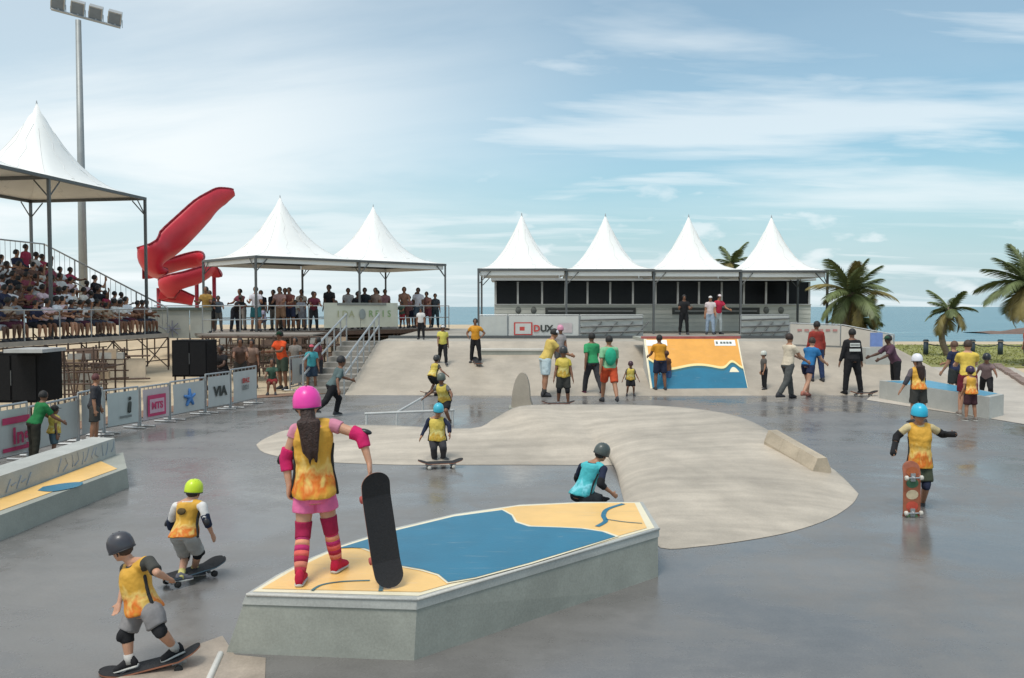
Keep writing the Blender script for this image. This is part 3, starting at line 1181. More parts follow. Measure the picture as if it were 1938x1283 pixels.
for s_, xx in ((-1, xa + .04), (1, xb - .04)):
    obj('end_wall', G().box((xx, YB + 1.35, (zw0 + zw1) / 2), (0.08, 2.3, zw1 - zw0)), m_wall, root)
obj('roof', G().box(((xa + xb) / 2, YB + 1.25, zw1 + 0.10), (xb - xa + 0.3, 3.0, 0.11)), mat('cabin_roof', (0.40, 0.42, 0.42), 0.5, 0.08, 2), root)
m_glass = mat('dark_window_glass', (0.010, 0.011, 0.013), 0.2, 0.1, 1.0, spec=0.15)
m_mul = mat('window_mullion', (0.42, 0.43, 0.42), 0.5)
for i in range(14):
    obj('window_pane', G().box(((X[i] + X[i + 1]) / 2, YB + 0.10, (zw0 + zw1) / 2), (X[i + 1] - X[i] - 0.09, 0.02, zw1 - zw0 - 0.01)), m_glass, root)
for i in range(15):
    obj('mullion', G().box((X[i], YB + 0.07, (zw0 + zw1) / 2), (0.085, 0.10, zw1 - zw0)), m_mul, root)
obj('window_sill', G().box(((xa + xb) / 2, YB - 0.02, zw0 + 0.02), (xb - xa, 0.10, 0.05)), m_mul, root)
m_sign = mat('dark_sign', (0.055, 0.058, 0.055), 0.6, 0.1, 4)
for (a, b_) in ((1032, 1203), (1272, 1437)):
    pa, pb = dp(a, 582, YB), dp(b_, 595, YB)
    obj('signboard', G().box(((pa.x + pb.x) / 2, YB - 0.03, (pa.z + pb.z) / 2), (pb.x - pa.x, 0.05, pa.z - pb.z)), m_sign, root)
    for r_ in (0.5,):
        obj('sign_stripe', G().box(((pa.x + pb.x) / 2, YB - 0.062, pb.z + (pa.z - pb.z) * r_), ((pb.x - pa.x) * 0.94, 0.01, 0.035)), m_mul, root)
m_emb = mat('emblem_grey', (0.17, 0.18, 0.17), 0.7)
for a in (981, 1010, 1450, 1478):
    pa = dp(a, 587, YB)
    obj('emblem', G().ell(V((pa.x, YB - 0.01, pa.z)), (V((1, 0, 0)), V((0, 0, 1)), V((0, 1, 0))), (0.14, 0.17, 0.03), 10, 5), m_emb, root, True)
# horizontal cladding joints on the lower wall
for k in range(1, 6):
    obj('cladding_strip', G().box(((xa + xb) / 2, YB - 0.006, BANKZ + (zw0 - BANKZ) * k / 6), (xb - xa, 0.012, 0.02)), mat('cladding_joint', (0.52, 0.53, 0.49), 0.6), root)

# ---------------------------------------------------------------- crowd barriers with banners
M_BAN = mat('banner_white', (0.53, 0.53, 0.50), 0.55, 0.05, 3, 0.1, 4)
M_BANG = mat('banner_grey', (0.47, 0.48, 0.45), 0.6, 0.06, 3)
M_INK = mat('ink_dark', (0.035, 0.04, 0.035), 0.6)
M_PINK = mat('ink_pink', (0.55, 0.05, 0.14), 0.6)
M_RED = mat('ink_red', (0.50, 0.06, 0.05), 0.6)
M_BLU2 = mat('ink_blue', (0.08, 0.22, 0.50), 0.6)
M_GRN = mat('ink_green', (0.22, 0.34, 0.16), 0.6)


def barrier(pa, pb, h, label, ban=(0.1, 0.85), bmat=None, bars=7, group='crowd barriers with banners', foot=True, inset_=0.04):
    pa, pb = V(pa), V(pb)
    root = thing('crowd_barrier', pa.lerp(pb, .5), label, 'barrier', group)
    d_ = V((pb.x - pa.x, pb.y - pa.y, 0))
    L_ = d_.length
    d_.normalize()
    nrm = V((d_.y, -d_.x, 0))
    up = V((0, 0, h))
    g_ = G()
    for q_ in (pa, pb):
        g_.tube(q_ + V((0, 0, 0.03)), q_ + up, 0.02)
    g_.tube(pa + up, pb + up, 0.02)
    g_.tube(pa + V((0, 0, .12)), pb + V((0, 0, .12)), 0.018)
    obj('frame', g_, M_STEEL, root)
    for k in range(1, bars):
        q_ = pa.lerp(pb, k / bars)
        obj('bar', G().tube(q_ + V((0, 0, .12)), q_ + up, 0.008, 5), M_STEEL, root)
    if foot:
        for t_ in (0.12, 0.88):
            q_ = pa.lerp(pb, t_)
            obj('foot', G().tube(q_ - nrm * .25 + V((0, 0, .02)), q_ + nrm * .25 + V((0, 0, .02)), 0.02), M_STEEL, root)
    bn = None
    if bmat:
        z0, z1 = h * ban[0], h * ban[1]
        n_ = 14
        gb = G()
        for i in range(n_ + 1):
            t_ = inset_ + (1 - 2 * inset_) * i / n_
            q_ = pa.lerp(pb, t_)
            for j in range(5):
                zz = z0 + (z1 - z0) * j / 4
                wv = 0.012 * math.sin(i * 1.7 + j) * (1 - abs(j - 2) / 3)
                gb.v.append(tuple(q_ + nrm * (0.035 + wv) + V((0, 0, zz))))
        for i in range(n_):
            for j in range(4):
                a = i * 5 + j
                gb.f.append((a, a + 5, a + 6, a + 1))
        bn = obj('banner', gb, bmat, root, True)
    return root, d_, nrm, pa.lerp(pb, .5), h


def on_banner(b_, u_, v_):
    root, d_, nrm, mid_, h = b_
    return mid_ + d_ * u_ + nrm * 0.055 + V((0, 0, v_))


def patch(b_, u0, u1, v0, v1, m, name='printed_patch', off=0.0):
    P = [on_banner(b_, u_, v_) + b_[2] * off for u_, v_ in ((u0, v0), (u1, v0), (u1, v1), (u0, v1))]
    obj(name, G().add(P, [(0, 1, 2, 3)]), m, b_[0])


# the left side line of the park
line = [(-40, 893), (55, 868), (148, 838), (196, 822), (264, 809), (321, 797), (388, 783), (436, 774), (486, 762)]
LP = [gp(*p) for p in line]
bh = [0.88, .80, .86, 0.80, .78, .80, .86, .90]
specs = [('white barrier banner with crimson stripe and pink lettering, far left', M_BAN, 0),
         ('plain grey barrier banner between the pink banner and the standing youth', M_BANG, 1),
         ('narrow plain grey banner behind the youth in dark clothes', M_BANG, 2),
         ('pale barrier banner with a small dark figure mark', mat('banner_pale', (0.50, 0.53, 0.50), .6, .06, 3), 3),
         ('white barrier banner with a pink framed logo', mat('banner_pinkish', (0.58, 0.48, 0.48), .6, .06, 3), 4),
         ('white barrier banner with a blue star-like emblem', M_BAN, 5),
         ('white barrier banner reading VIA in dark letters', M_BAN, 6),
         ('white barrier banner with small dark red lettering, last in the line', M_BAN, 7)]
for i, (lb, bm_, k) in enumerate(specs):
    h = bh[i]
    pa, pb = LP[i], LP[i + 1]
    gap = (pb - pa).normalized() * 0.03
    br = barrier(pa + gap, pb - gap, h, lb, (0.16, 0.93), bm_)
    L_ = (pb - pa).length
    d_, nrm = br[1], br[2]
    if i == 0:
        patch(br, -L_ * .1, L_ * .46, .60, .70, M_PINK)
        text('Ing', 0.34, on_banner(br, L_ * .28, .40), d_, (0, 0, 1), M_PINK, br[0], bold=0.01)
        patch(br, -L_ * .1, L_ * .46, .19, .25, M_PINK)
    elif i == 3:
        g = G()
        g.limb(on_banner(br, .14, .36), on_banner(br, .16, .52), 0.035, 0.03, 8)
        g.ell(on_banner(br, .16, .60), (d_, V((0, 0, 1)), nrm), (.04, .04, .008), 8, 5)
        obj('figure_mark', g, M_INK, br[0])
        patch(br, -.1, .2, .25, .29, mat('ink_grey', (.2, .21, .2), .6))
    elif i == 4:
        patch(br, -L_ * .3, L_ * .3, .18, .60, M_PINK)
        patch(br, -L_ * .24, L_ * .24, .24, .52, mat('banner_pink_light', (.62, .40, .46), .6), off=.004)
        text('MTS', 0.19, on_banner(br, 0, .38) + nrm * .005, d_, (0, 0, 1), M_PINK, br[0], bold=0.008)
    elif i == 5:
        g = G()
        for a in range(5):
            an = R(72 * a + 20)
            c0 = on_banner(br, 0.0, .42)
            g.limb(c0, c0 + d_ * (.17 * math.cos(an)) + V((0, 0, .17 * math.sin(an))), 0.05, 0.03, 8)
        obj('star_emblem', g, M_BLU2, br[0], True)
    elif i == 6:
        text('VIA', 0.30, on_banner(br, 0.02, .45), d_, (0, 0, 1), M_INK, br[0], bold=0.012)
    elif i == 7:
        text('SPAZ', 0.15, on_banner(br, 0.0, .60), d_, (0, 0, 1), M_RED, br[0], bold=0.006)
        text('2021', 0.15, on_banner(br, 0.0, .44), d_, (0, 0, 1), mat('ink_grey', (.2, .21, .2), .6), br[0], bold=0.006)
# a further banner near the foot of the stair
br = barrier(gp(538, 745) + V((0, .6, 0)), gp(574, 737) + V((0, .8, 0)), .95, 'small white banner with a dark grey square, at the foot of the stair', (0.2, .95), M_BAN)
patch(br, -.12, .2, .42, .72, mat('ink_slate', (.12, .16, .2), .6))

# banners along the edge of the upper deck
YD = 30.6
segs_ = [(908, 960, 'plain pale grey panel at the left end of the deck banners', M_BANG, None),
         (962, 1096, 'deck banner with a red square logo and dark letters, left of the painted ramp', M_BAN, 'dx'),
         (1098, 1216, 'deck barrier with a grey mesh panel behind the men in green', M_BANG, 'dark'),
         (1402, 1492, 'deck barrier with dark rails right of the painted ramp', M_BANG, 'dark'),
         (1494, 1590, 'pale deck banner with faint red lettering behind the group of men', mat('banner_beige', (.52, .48, .42), .6, .06, 3), 'red'),
         (1592, 1692, 'pale curved deck banner at the right end, behind the guard', mat('banner_beige', (.52, .48, .42), .6, .06, 3), None)]
for i, (a, b_, lb, bm_, kind) in enumerate(segs_):
    ya = YD + 0.0 * i
    pa, pb = dp(a, 640, ya), dp(b_, 640, ya)
    pa.z = pb.z = BANKZ
    if i == 4:
        pa, pb = dp(a, 640, 27.4), dp(b_, 640, 27.2)
    if i == 5:
        pa, pb = dp(a, 640, 27.2), dp(b_, 640, 25.9)
    if i >= 4:
        pa.z, pb.z = bank_z(pa.y), bank_z(pb.y)
    br = barrier(pa, pb, 0.84 if i < 4 else .74, lb, (0.08, .96), bm_, bars=9, foot=False, inset_=.01)
    L_ = (pb - pa).length
    d_, nrm = br[1], br[2]
    if kind == 'dx':
        patch(br, -L_ * .42, -L_ * .16, .12, .58, M_RED)
        patch(br, -L_ * .40, -L_ * .18, .16, .54, M_BAN, off=.004)
        patch(br, -L_ * .34, -L_ * .27, .28, .42, M_RED, off=.006)
        text('D', 0.32, on_banner(br, -L_ * .10, .35), d_, (0, 0, 1), M_RED, br[0], bold=.012)
        text('UX', 0.32, on_banner(br, L_ * .04, .35), d_, (0, 0, 1), M_INK, br[0], bold=.012)
        patch(br, L_ * .2, L_ * .4, .2, .55, mat('banner_pink_grey', (.48, .42, .42), .6))
    elif kind == 'dark':
        for zz in (.2, .42, .66):
            obj('rail', G().tube(pa - V((0, .09, 0)) + V((0, 0, zz)), pb - V((0, .09, 0)) + V((0, 0, zz + .06)), 0.035, 6), M_DSTEEL, br[0])
        for k in range(4):
            q_ = pa.lerp(pb, .12 + .25 * k)
            obj('brace', G().tube(q_ - V((0, .09, -.05)), q_ - V((-.5, .09, -.6)), 0.025, 6), M_DSTEEL, br[0])
    elif kind == 'red':
        for k in range(6):
            patch(br, -L_ * .35 + k * .22, -L_ * .35 + k * .22 + .14, .50, .57, mat('ink_faint_red', (.42, .20, .18), .6))
# kerb line under the deck banners
obj_k = struct('deck_kerb', G().box(((XL + 12.2) / 2, YD - 0.12, BANKZ + 0.05), (12.2 - XL, 0.14, 0.10)), M_DSTEEL)

# ---------------------------------------------------------------- bleacher on the left
BU = (Rr - Nn).normalized()                 # along the rows, away from the camera
BN = V((BU.y, -BU.x, 0))                    # towards the park
F0 = V((-12.75, 31.3, 0))                   # far front corner
ROWS, RUN, RISE, ZB0, BLEN = 6, 0.82, 0.40, 1.35, 15.0
root = thing('bleacher', F0 - BU * 5, 'steel scaffold bleacher packed with spectators at far left', 'bleacher')


def bl(u_, w_, z_):
    """u metres from the far end toward the camera, w metres back from the front edge"""
    p_ = F0 - BU * u_ - BN * w_
    return V((p_.x, p_.y, z_))


ang = math.atan2(-BU.y, -BU.x)
m_plank = mat('grey_plank', (0.23, 0.20, 0.17), 0.8, 0.25, 5, stretch=(.6, 4, 4))
for r_ in range(ROWS):
    zf = ZB0 + r_ * RISE
    obj('floor_plank', G().box(bl(BLEN / 2, RUN * (r_ + .5), zf - 0.03), (BLEN, RUN - 0.02, 0.05), ang), m_plank, root)
    obj('seat_plank', G().box(bl(BLEN / 2, RUN * (r_ + .78), zf + 0.38), (BLEN, 0.28, 0.04), ang), m_plank, root)
obj('front_board', G().box(bl(BLEN / 2, -0.02, ZB0 - 0.05), (BLEN, 0.04, 0.14), ang), mat('pale_board', (.36, .32, .28), .7, .15, 4), root)
nu_ = 9
for k in range(nu_ + 1):
    u_ = BLEN * k / nu_
    for r_ in (0, 2, 4, 6):
        obj('post', G().tube(bl(u_, r_ * RUN, 0), bl(u_, r_ * RUN, ZB0 + max(0, r_ - .5) * RISE), 0.028), M_RUST, root)
    obj('diagonal_brace', G().tube(bl(u_, 0, 0.1), bl(u_, 2 * RUN, 1.5), 0.02), M_RUST, root)
for zz in (0.4, 0.85, 1.2):
    for r_ in (0, 3, 6):
        obj('ledger', G().tube(bl(0, r_ * RUN, zz), bl(BLEN, r_ * RUN, zz), 0.022), M_RUST, root)
for k in range(nu_):
    u0, u1 = BLEN * k / nu_, BLEN * (k + 1) / nu_
    obj('diagonal_brace', G().tube(bl(u0, 0, .1 if k % 2 else 1.2), bl(u1, 0, 1.2 if k % 2 else .1), 0.02), M_RUST, root)
# side guard rail stepping down with the rows
zs0, zs1 = ZB0 + 0.95, ZB0 + ROWS * RISE + 0.95
obj('side_rail', G().tube(bl(0, 0, zs0), bl(0, ROWS * RUN, zs1), 0.03), M_STEEL, root)
obj('side_rail', G().tube(bl(0, 0, zs0 - .85), bl(0, ROWS * RUN, zs1 - .85), 0.025), M_STEEL, root)
for k in range(25):
    t_ = k / 24
    thick = k % 6 == 0
    zz = zs0 + (zs1 - zs0) * t_
    obj('baluster', G().tube(bl(0, ROWS * RUN * t_, zz - (1.0 if thick else .85)), bl(0, ROWS * RUN * t_, zz), 0.028 if thick else .010, 6), M_STEEL, root)
zb_ = ZB0 + ROWS * RISE
obj('back_rail', G().tube(bl(0, ROWS * RUN, zb_ + .95), bl(BLEN, ROWS * RUN, zb_ + .95), 0.03), M_STEEL, root)
for k in range(60):
    obj('baluster', G().tube(bl(BLEN * k / 59, ROWS * RUN, zb_ + .05), bl(BLEN * k / 59, ROWS * RUN, zb_ + .95), 0.010, 5), M_STEEL, root)
# front guard rail
obj('front_rail', G().tube(bl(0, 0, ZB0 + .9), bl(BLEN, 0, ZB0 + .9), 0.022), M_STEEL, root)
for k in range(11):
    obj('baluster', G().tube(bl(BLEN * k / 10, 0, ZB0), bl(BLEN * k / 10, 0, ZB0 + .9), 0.02, 6), M_STEEL, root)
BLE = root
# cream panels leaning inside the scaffold
m_pan = mat('cream_panel', (0.50, 0.42, 0.32), 0.7, 0.12, 3)
root = thing('screen_panel', dp(235, 700, 26.5), 'cream panels hung in the scaffold below the bleacher crowd', 'panel')
for (a, b_) in ((196, 233), (237, 276)):
    pa, pb = dp(a, 678, 26.5), dp(b_, 716, 26.5)
    obj('panel_sheet', G().box(((pa.x + pb.x) / 2, 26.5, (pa.z + pb.z) / 2), (pb.x - pa.x, 0.03, pa.z - pb.z)), m_pan, root)
    obj('panel_frame', G().tube((pa.x, 26.46, pa.z + .35), (pa.x, 26.46, 0), 0.025), M_RUST, root)
obj('panel_frame', G().tube(dp(186, 675, 26.45), dp(284, 673, 26.45), 0.03), M_RUST, root)
obj('panel_frame', G().tube(dp(186, 719, 26.45), dp(284, 716, 26.45), 0.03), M_RUST, root)

# pale hoarding between bleacher and platform with a dark cap
root = thing('hoarding', dp(335, 640, 33), 'pale grey hoarding with a faint star mark, between bleacher and platform', 'hoarding')
pa, pb = dp(276, 587, 33), dp(400, 640, 33)
for k in range(3):
    xa_, xb_ = pa.x + (pb.x - pa.x) * k / 3, pa.x + (pb.x - pa.x) * (k + 1) / 3
    obj('hoarding_panel', G().box(((xa_ + xb_) / 2, 33 + .02 * k, (pa.z + pb.z) / 2), (xb_ - xa_ - .03, 0.05, pa.z - pb.z)), mat('hoarding_grey', (.43, .43, .38), .6, .1, 2), root)
obj('cap_rail', G().box(((pa.x + pb.x) / 2, 32.98, pa.z + .05), (pb.x - pa.x + .1, 0.12, 0.12)), mat('dark_green_cap', (.10, .12, .10), .6), root)
g = G()
c0 = dp(326, 622, 32.95)
for a in range(4):
    an = R(45 * a)
    v_ = V((math.cos(an), 0, math.sin(an))) * .32
    g.tube(c0 - v_, c0 + v_, .02, 4)
obj('star_mark', g, mat('ink_slate2', (.22, .22, .28), .6), root)
for k in range(4):
    q_ = pa.x + (pb.x - pa.x) * k / 3
    obj('post', G().tube((q_, 33.06, 0), (q_, 33.06, pb.z + .2), .03), M_RUST, root)

# ---------------------------------------------------------------- spectator platform under the two tents
root = thing('spectator_platform', A_ + U_ * wS, 'raised scaffold platform with handrail under the pair of tents', 'platform')
ap_ = math.atan2(U_.y, U_.x)


def pl_(u_, w_, z_):
    p_ = A_ + U_ * u_ + Vv * w_
    return V((p_.x, p_.y, z_))


PL = wS * 2
for k in range(10):
    obj('deck_plank', G().box(pl_(PL / 2 - 1.0, 0.26 + k * 0.5, PZ - 0.05), (PL + 2.4, 0.48, 0.06), ap_), m_plank, root)
obj('edge_beam', G().box(pl_(PL / 2 - 1.0, -0.02, PZ - 0.12), (PL + 2.4, 0.06, 0.18), ap_), M_RUST, root)
for k in range(9):
    u_ = -2.2 + (PL + 2.4) * k / 8
    for w_ in (0.0, 2.4, 4.8):
        obj('post', G().tube(pl_(u_, w_, 0), pl_(u_, w_, PZ - .1), .03), M_RUST, root)
    obj('rail_post', G().tube(pl_(u_, 0, PZ), pl_(u_, 0, PZ + 1.05), .024), M_STEEL, root)
    if k < 8:
        u2 = -2.2 + (PL + 2.4) * (k + 1) / 8
        obj('diagonal_brace', G().tube(pl_(u_, 0, .1 if k % 2 else 1.2), pl_(u2, 0, 1.2 if k % 2 else .1), .022), M_RUST, root)
for zz in (0.35, .7, 1.0):
    obj('ledger', G().tube(pl_(-2.2, 0, zz), pl_(PL + .2, 0, zz), .022), M_RUST, root)
for zz in (PZ + .5, PZ + 1.05):
    obj('hand_rail', G().tube(pl_(-2.2, 0, zz), pl_(PL + .2, 0, zz), .024), M_STEEL, root)
    obj('hand_rail', G().tube(pl_(-2.2, 4.8, zz), pl_(PL + .2, 4.8, zz), .024), M_STEEL, root)
# banner on the rail
ua = ub_ = None


def u_of(px):
    best = None
    for k in range(400):
        u_ = -2.5 + k * (PL + 3) / 400
        p_ = A_ + U_ * u_
        x_ = 969 + FPX * p_.x / p_.y
        if best is None or abs(x_ - px) < best[0]:
            best = (abs(x_ - px), u_)
    return best[1]


u0, u1 = u_of(612), u_of(752)
root = thing('rail_banner', pl_((u0 + u1) / 2, -.1, PZ), 'wide pale banner with faint green letters on the platform rail', 'banner')
g = G()
for i in range(17):
    for j in range(6):
        u_ = u0 + (u1 - u0) * i / 16
        g.v.append(tuple(pl_(u_, -.06 - .015 * math.sin(i * 1.3 + j * .7), PZ + .10 + 1.08 * j / 5)))
for i in range(16):
    for j in range(5):
        a = i * 6 + j
        g.f.append((a, a + 6, a + 7, a + 1))
obj('banner_sheet', g, mat('banner_cream', (.52, .54, .46), .6, .08, 2), root, True)
for k in range(4):
    text('REIS'[k], .42, pl_(u1 - 1.5 + k * .33, -.09, PZ + .68), U_, (0, 0, 1), M_GRN, root, bold=.005)
for k in range(3):
    text('IDA'[k], .42, pl_(u0 + .7 + k * .34, -.09, PZ + .68), U_, (0, 0, 1), mat('ink_olive', (.36, .38, .24), .6), root, bold=.004)
obj('emblem', G().ell(pl_((u0 + u1) / 2, -.09, PZ + .68), (U_, V((0, 0, 1)), Vv), (.17, .24, .01), 12, 5), mat('ink_slate3', (.24, .28, .28), .6), root)
obj('top_strip', G().box(pl_((u0 + u1) / 2, -.08, PZ + 1.12), ((u1 - u0) * .66, .012, .10), ap_), mat('ink_grey', (.2, .21, .2), .6), root)

# ---------------------------------------------------------------- stair beside the bank with handrails
root = thing('side_stair', (-5.1, 23, 0), 'concrete stair with metal handrails climbing beside the beige bank', 'stair')
NS = 9
for k in range(NS):
    y0 = BANK0 + 0.4 + k * 0.62
    obj('step', G().box((-5.05, y0 + .31 + 0.0, (k + 1) * BANKZ / NS / 2), (1.2, 0.62, (k + 1) * BANKZ / NS)), concrete('stair_concrete', (.26, .24, .21), .6, .2), root)
ys0, ys1 = BANK0 + 0.2, BANK1 + 0.6
for xx in (-4.5, -5.6):
    for hh in (0.9, 0.5):
        obj('hand_rail', G().tube((xx, ys0, hh), (xx, ys1, BANKZ + hh), .03), M_STEEL, root)
    for k in range(7):
        y_ = ys0 + (ys1 - ys0) * k / 6
        zz = BANKZ * k / 6
        obj('rail_post', G().tube((xx, y_, zz - .05), (xx, y_, zz + .9), .026), M_STEEL, root)
# scaffold tubes and crates stacked left of the stair
root = thing('scaffold_frame', (-7.4, 27, 0), 'rusty scaffold frame standing left of the stair', 'scaffold')
for i, x in enumerate((-6.3, -7.4, -8.5, -9.6)):
    for y in (26.2, 28.4):
        obj('post', G().tube((x, y, -.02), (x, y, 1.45), .028), M_RUST, root)
for y in (26.2, 28.4):
    for zz in (.45, .95, 1.4):
        obj('ledger', G().tube((-6.2, y, zz), (-9.7, y, zz), .024), M_RUST, root)
for i in range(3):
    x = -6.3 - 1.1 * i
    obj('diagonal_brace', G().tube((x, 26.2, .05), (x - 1.1, 26.2, 1.35), .02), M_RUST, root)
obj('walk_board', G().box((-8.0, 27.3, 1.46), (3.6, 2.0, .05)), m_plank, root)

# dense scaffold towers and stacked boards between barriers and bleacher
def tower(px0, px1, y0_, dep, zt_, label, nx_, nz_, boards, seed):
    rd = random.Random(seed)
    xa_, xb_ = dp(px0, 700, y0_).x, dp(px1, 700, y0_).x
    root = thing('scaffold_frame', ((xa_ + xb_) / 2, y0_, 0), label, 'scaffold')
    for i in range(nx_ + 1):
        x = xa_ + (xb_ - xa_) * i / nx_
        for y in (y0_, y0_ + dep):
            obj('post', G().tube((x, y, -.03), (x, y, zt_ + rd.uniform(-.1, .15)), .024), M_RUST, root)
        obj('transom', G().tube((x, y0_, zt_ * .7), (x, y0_ + dep, zt_ * .7), .02), M_RUST, root)
    for k in range(1, nz_ + 1):
        z_ = zt_ * k / nz_
        for y in (y0_, y0_ + dep):
            obj('ledger', G().tube((xa_ - .1, y, z_ - .03), (xb_ + .1, y, z_ + rd.uniform(-.04, .04)), .021), M_RUST, root)
    for i in range(nx_):
        xl, xr = xa_ + (xb_ - xa_) * i / nx_, xa_ + (xb_ - xa_) * (i + 1) / nx_
        obj('diagonal_brace', G().tube((xl, y0_, .05 if i % 2 else zt_), (xr, y0_, zt_ if i % 2 else .05), .018), M_RUST, root)
    mb = [mat('stack_board_tan', (.42, .32, .22), .8, .2, 5), mat('stack_board_grey', (.34, .33, .30), .8, .2, 5), mat('stack_board_brown', (.17, .11, .08), .8, .2, 5)]
    for k in range(boards):
        x = xa_ + (xb_ - xa_) * rd.random()
        z_ = zt_ * rd.randrange(0, nz_) / nz_
        h_ = rd.uniform(.12, .28)
        obj('stored_board', G().box((x, y0_ + dep * rd.uniform(.3, .9), z_ + h_ / 2 + .03), (rd.uniform(.25, .6), .08, h_), rd.uniform(-.2, .2)), mb[k % 3], root)
    return root


tower(84, 196, 20.3, 1.1, 1.28, 'rusty scaffold with stored boards right of the loudspeaker stack', 6, 5, 14, 1)
tower(395, 520, 29.5, 1.2, 1.3, 'rusty scaffold with stored boards below the left end of the platform', 6, 4, 12, 2)
tower(520, 640, 30.5, 1.2, 1.25, 'rusty scaffold with stored boards below the rail banner', 6, 4, 12, 3)

# ---------------------------------------------------------------- loudspeakers
def speaker(px0, px1, py0, py1, depth, deep, label, legs_to=None):
    pa, pb = dp(px0, py0, depth), dp(px1, py1, depth)
    root = thing('loudspeaker', ((pa.x + pb.x) / 2, depth, pb.z), label, 'loudspeaker', 'black loudspeakers beside the barriers')
    w_, h_ = pb.x - pa.x, pa.z - pb.z
    obj('cabinet', G().box(((pa.x + pb.x) / 2, depth + deep / 2, (pa.z + pb.z) / 2), (w_, deep, h_)), M_BLACK, root)
    m_g = mat('speaker_grille', (.012, .012, .013), .7, .3, 60, spec=.15)
    for s_ in (0, 1):
        obj('grille', G().box((pa.x + w_ * (.26 + .48 * s_), depth - .012, (pa.z + pb.z) / 2), (w_ * .44, .02, h_ * .9)), m_g, root)
    obj('handle', G().tube((pa.x + w_ * .5, depth - .03, pb.z + h_ * .35), (pa.x + w_ * .5, depth - .03, pb.z + h_ * .65), .012), M_DSTEEL, root)
    if legs_to is not None:
        for sx in (.06, .94):
            for sy in (.05, deep - .05):
                obj('stand_leg', G().tube((pa.x + w_ * sx, depth + sy, legs_to), (pa.x + w_ * sx, depth + sy, pb.z), .025), M_RUST, root)
    return root


speaker(325, 393, 644, 713, 21.5, .7, 'black loudspeaker cabinet raised on a stand behind the star banner', 0)
speaker(-30, 74, 668, 762, 17.2, .9, 'big black loudspeaker stack under the bleacher at the left edge', 0)
root = thing('strip_canopy', dp(50, 672, 17.0), 'pale strip canopy above the loudspeaker stack at left', 'canopy')  # grey awning strip on two posts, carries no lamp
pa, pb = dp(15, 664, 16.9), dp(88, 673, 16.9)
obj('strip', G().box(((pa.x + pb.x) / 2, 17.2, (pa.z + pb.z) / 2 + .05), (pb.x - pa.x, .9, .07)), mat('strip_grey', (.4, .4, .39), .5), root)
for xx in (pa.x + .03, pb.x - .03):
    obj('post', G().tube((xx, 17.62, 0), (xx, 17.62, pa.z), .02), M_RUST, root)
g = None

# ---------------------------------------------------------------- floodlight mast
YM = 45.0
pb_, pt_ = dp(159, 600, YM), dp(151, 38, YM)
root = thing('floodlight_mast', (pb_.x, YM, 0), 'tall grey floodlight mast with a row of lamps behind the bleacher', 'floodlight')
obj('mast', G().limb(V((pb_.x, YM, 0)), V((pb_.x, YM, pt_.z)), .24, .14, 12, 'f', 'f'), mat('mast_grey', (.30, .32, .32), .5, .08, 3, metal=.4), root, True)
b0, b1 = dp(97, 17, YM), dp(228, 52, YM + 1.2)
tdir = (b1 - b0)
obj('crossbar', G().tube(b0, b1, .07), M_STEEL, root)
for k, fx in enumerate((0.10, 0.38, 0.64, 0.92)):
    q_ = b0 + tdir * fx + V((0, 0, .42))
    ax = (tdir.normalized(), V((.15, -.75, -.55)).normalized(), None)
    nz_ = ax[0].cross(ax[1]).normalized()
    ax = (ax[0], nz_.cross(ax[0]).normalized(), nz_)
    lh = obj('lamp_housing', G().box(q_, (.66, .36, .74), ax=ax), M_STEEL, root)
    obj('lamp_glass', G().box(q_ + ax[1] * .19, (.56, .03, .62), ax=ax), mat('lamp_glass', (.16, .19, .22), .15, .1, 3), lh)
    obj('bracket', G().tube(b0 + tdir * fx, q_, .035), M_STEEL, root)
    for s_ in (-1, 1):
        obj('side_bracket', G().tube(b0 + tdir * fx + ax[0] * (.36 * s_), q_ + ax[0] * (.36 * s_), .02), M_STEEL, root)

# ---------------------------------------------------------------- red slide
m_slide = mat('red_fibreglass', (0.58, 0.03, 0.05), 0.42, 0.14, .8)
YS = 41.0
path = [(443, 364, 1.6, 10), (428, 370, 1.4, 34), (412, 378, 1.2, 50), (388, 398, .8, 66), (352, 434, .3, 72), (316, 468, -.2, 74), (290, 492, -.7, 70), (282, 502, -.2, 62), (290, 512, .9, 48),
        (318, 506, 1.9, 40), (352, 496, 2.6, 38), (380, 492, 2.8, 38), (396, 496, 2.2, 42), (400, 508, 1.0, 44), (385, 520, .1, 44), (355, 530, -.5, 40),
        (328, 538, -.8, 40), (314, 547, -.5, 40), (322, 558, .3, 34), (345, 564, .8, 28), (366, 570, 1.0, 22)]
Pp = [dp(x, y, YS + d) for x, y, d, _ in path]
wds = [w * YS / FPX for *_, w in path]
P = cr_spline(Pp, 7)
Wd = []
for i in range(len(wds) - 1):
    for k in range(7):
        Wd.append(wds[i] + (wds[i + 1] - wds[i]) * k / 7)
Wd.append(wds[-1])
root = thing('red_slide', V((Pp[6].x + 2, YS + 1, 0)), 'red curling ribbon-like slide towering behind the bleacher and tents', 'slide')
gi = G()
ns = 11
TH = 0.05
for i, p_ in enumerate(P):
    d_ = (P[min(i + 1, len(P) - 1)] - P[max(0, i - 1)]).normalized()
    s_ = d_.cross(V((0, 0, 1)))
    if s_.length < .2:
        s_ = V((1, 0, 0))
    s_.normalize()
    up = s_.cross(d_).normalized()
    q_ = Matrix.Rotation(R(46) if s_.y > 0 else R(-46), 3, d_)
    if (q_ @ up).y < up.y:
        q_ = q_.transposed()
    s_, up = q_ @ s_, q_ @ up
    for layer in (0, 1):
        r_ = Wd[i] * .47 + (TH if layer else 0)
        for k in range(ns):
            a = R(16 + 148 * k / (ns - 1))
            gi.v.append(tuple(p_ + s_ * (r_ * 1.05 * math.cos(a)) - up * (r_ * .8 * math.sin(a)) + up * (Wd[i] * .2)))
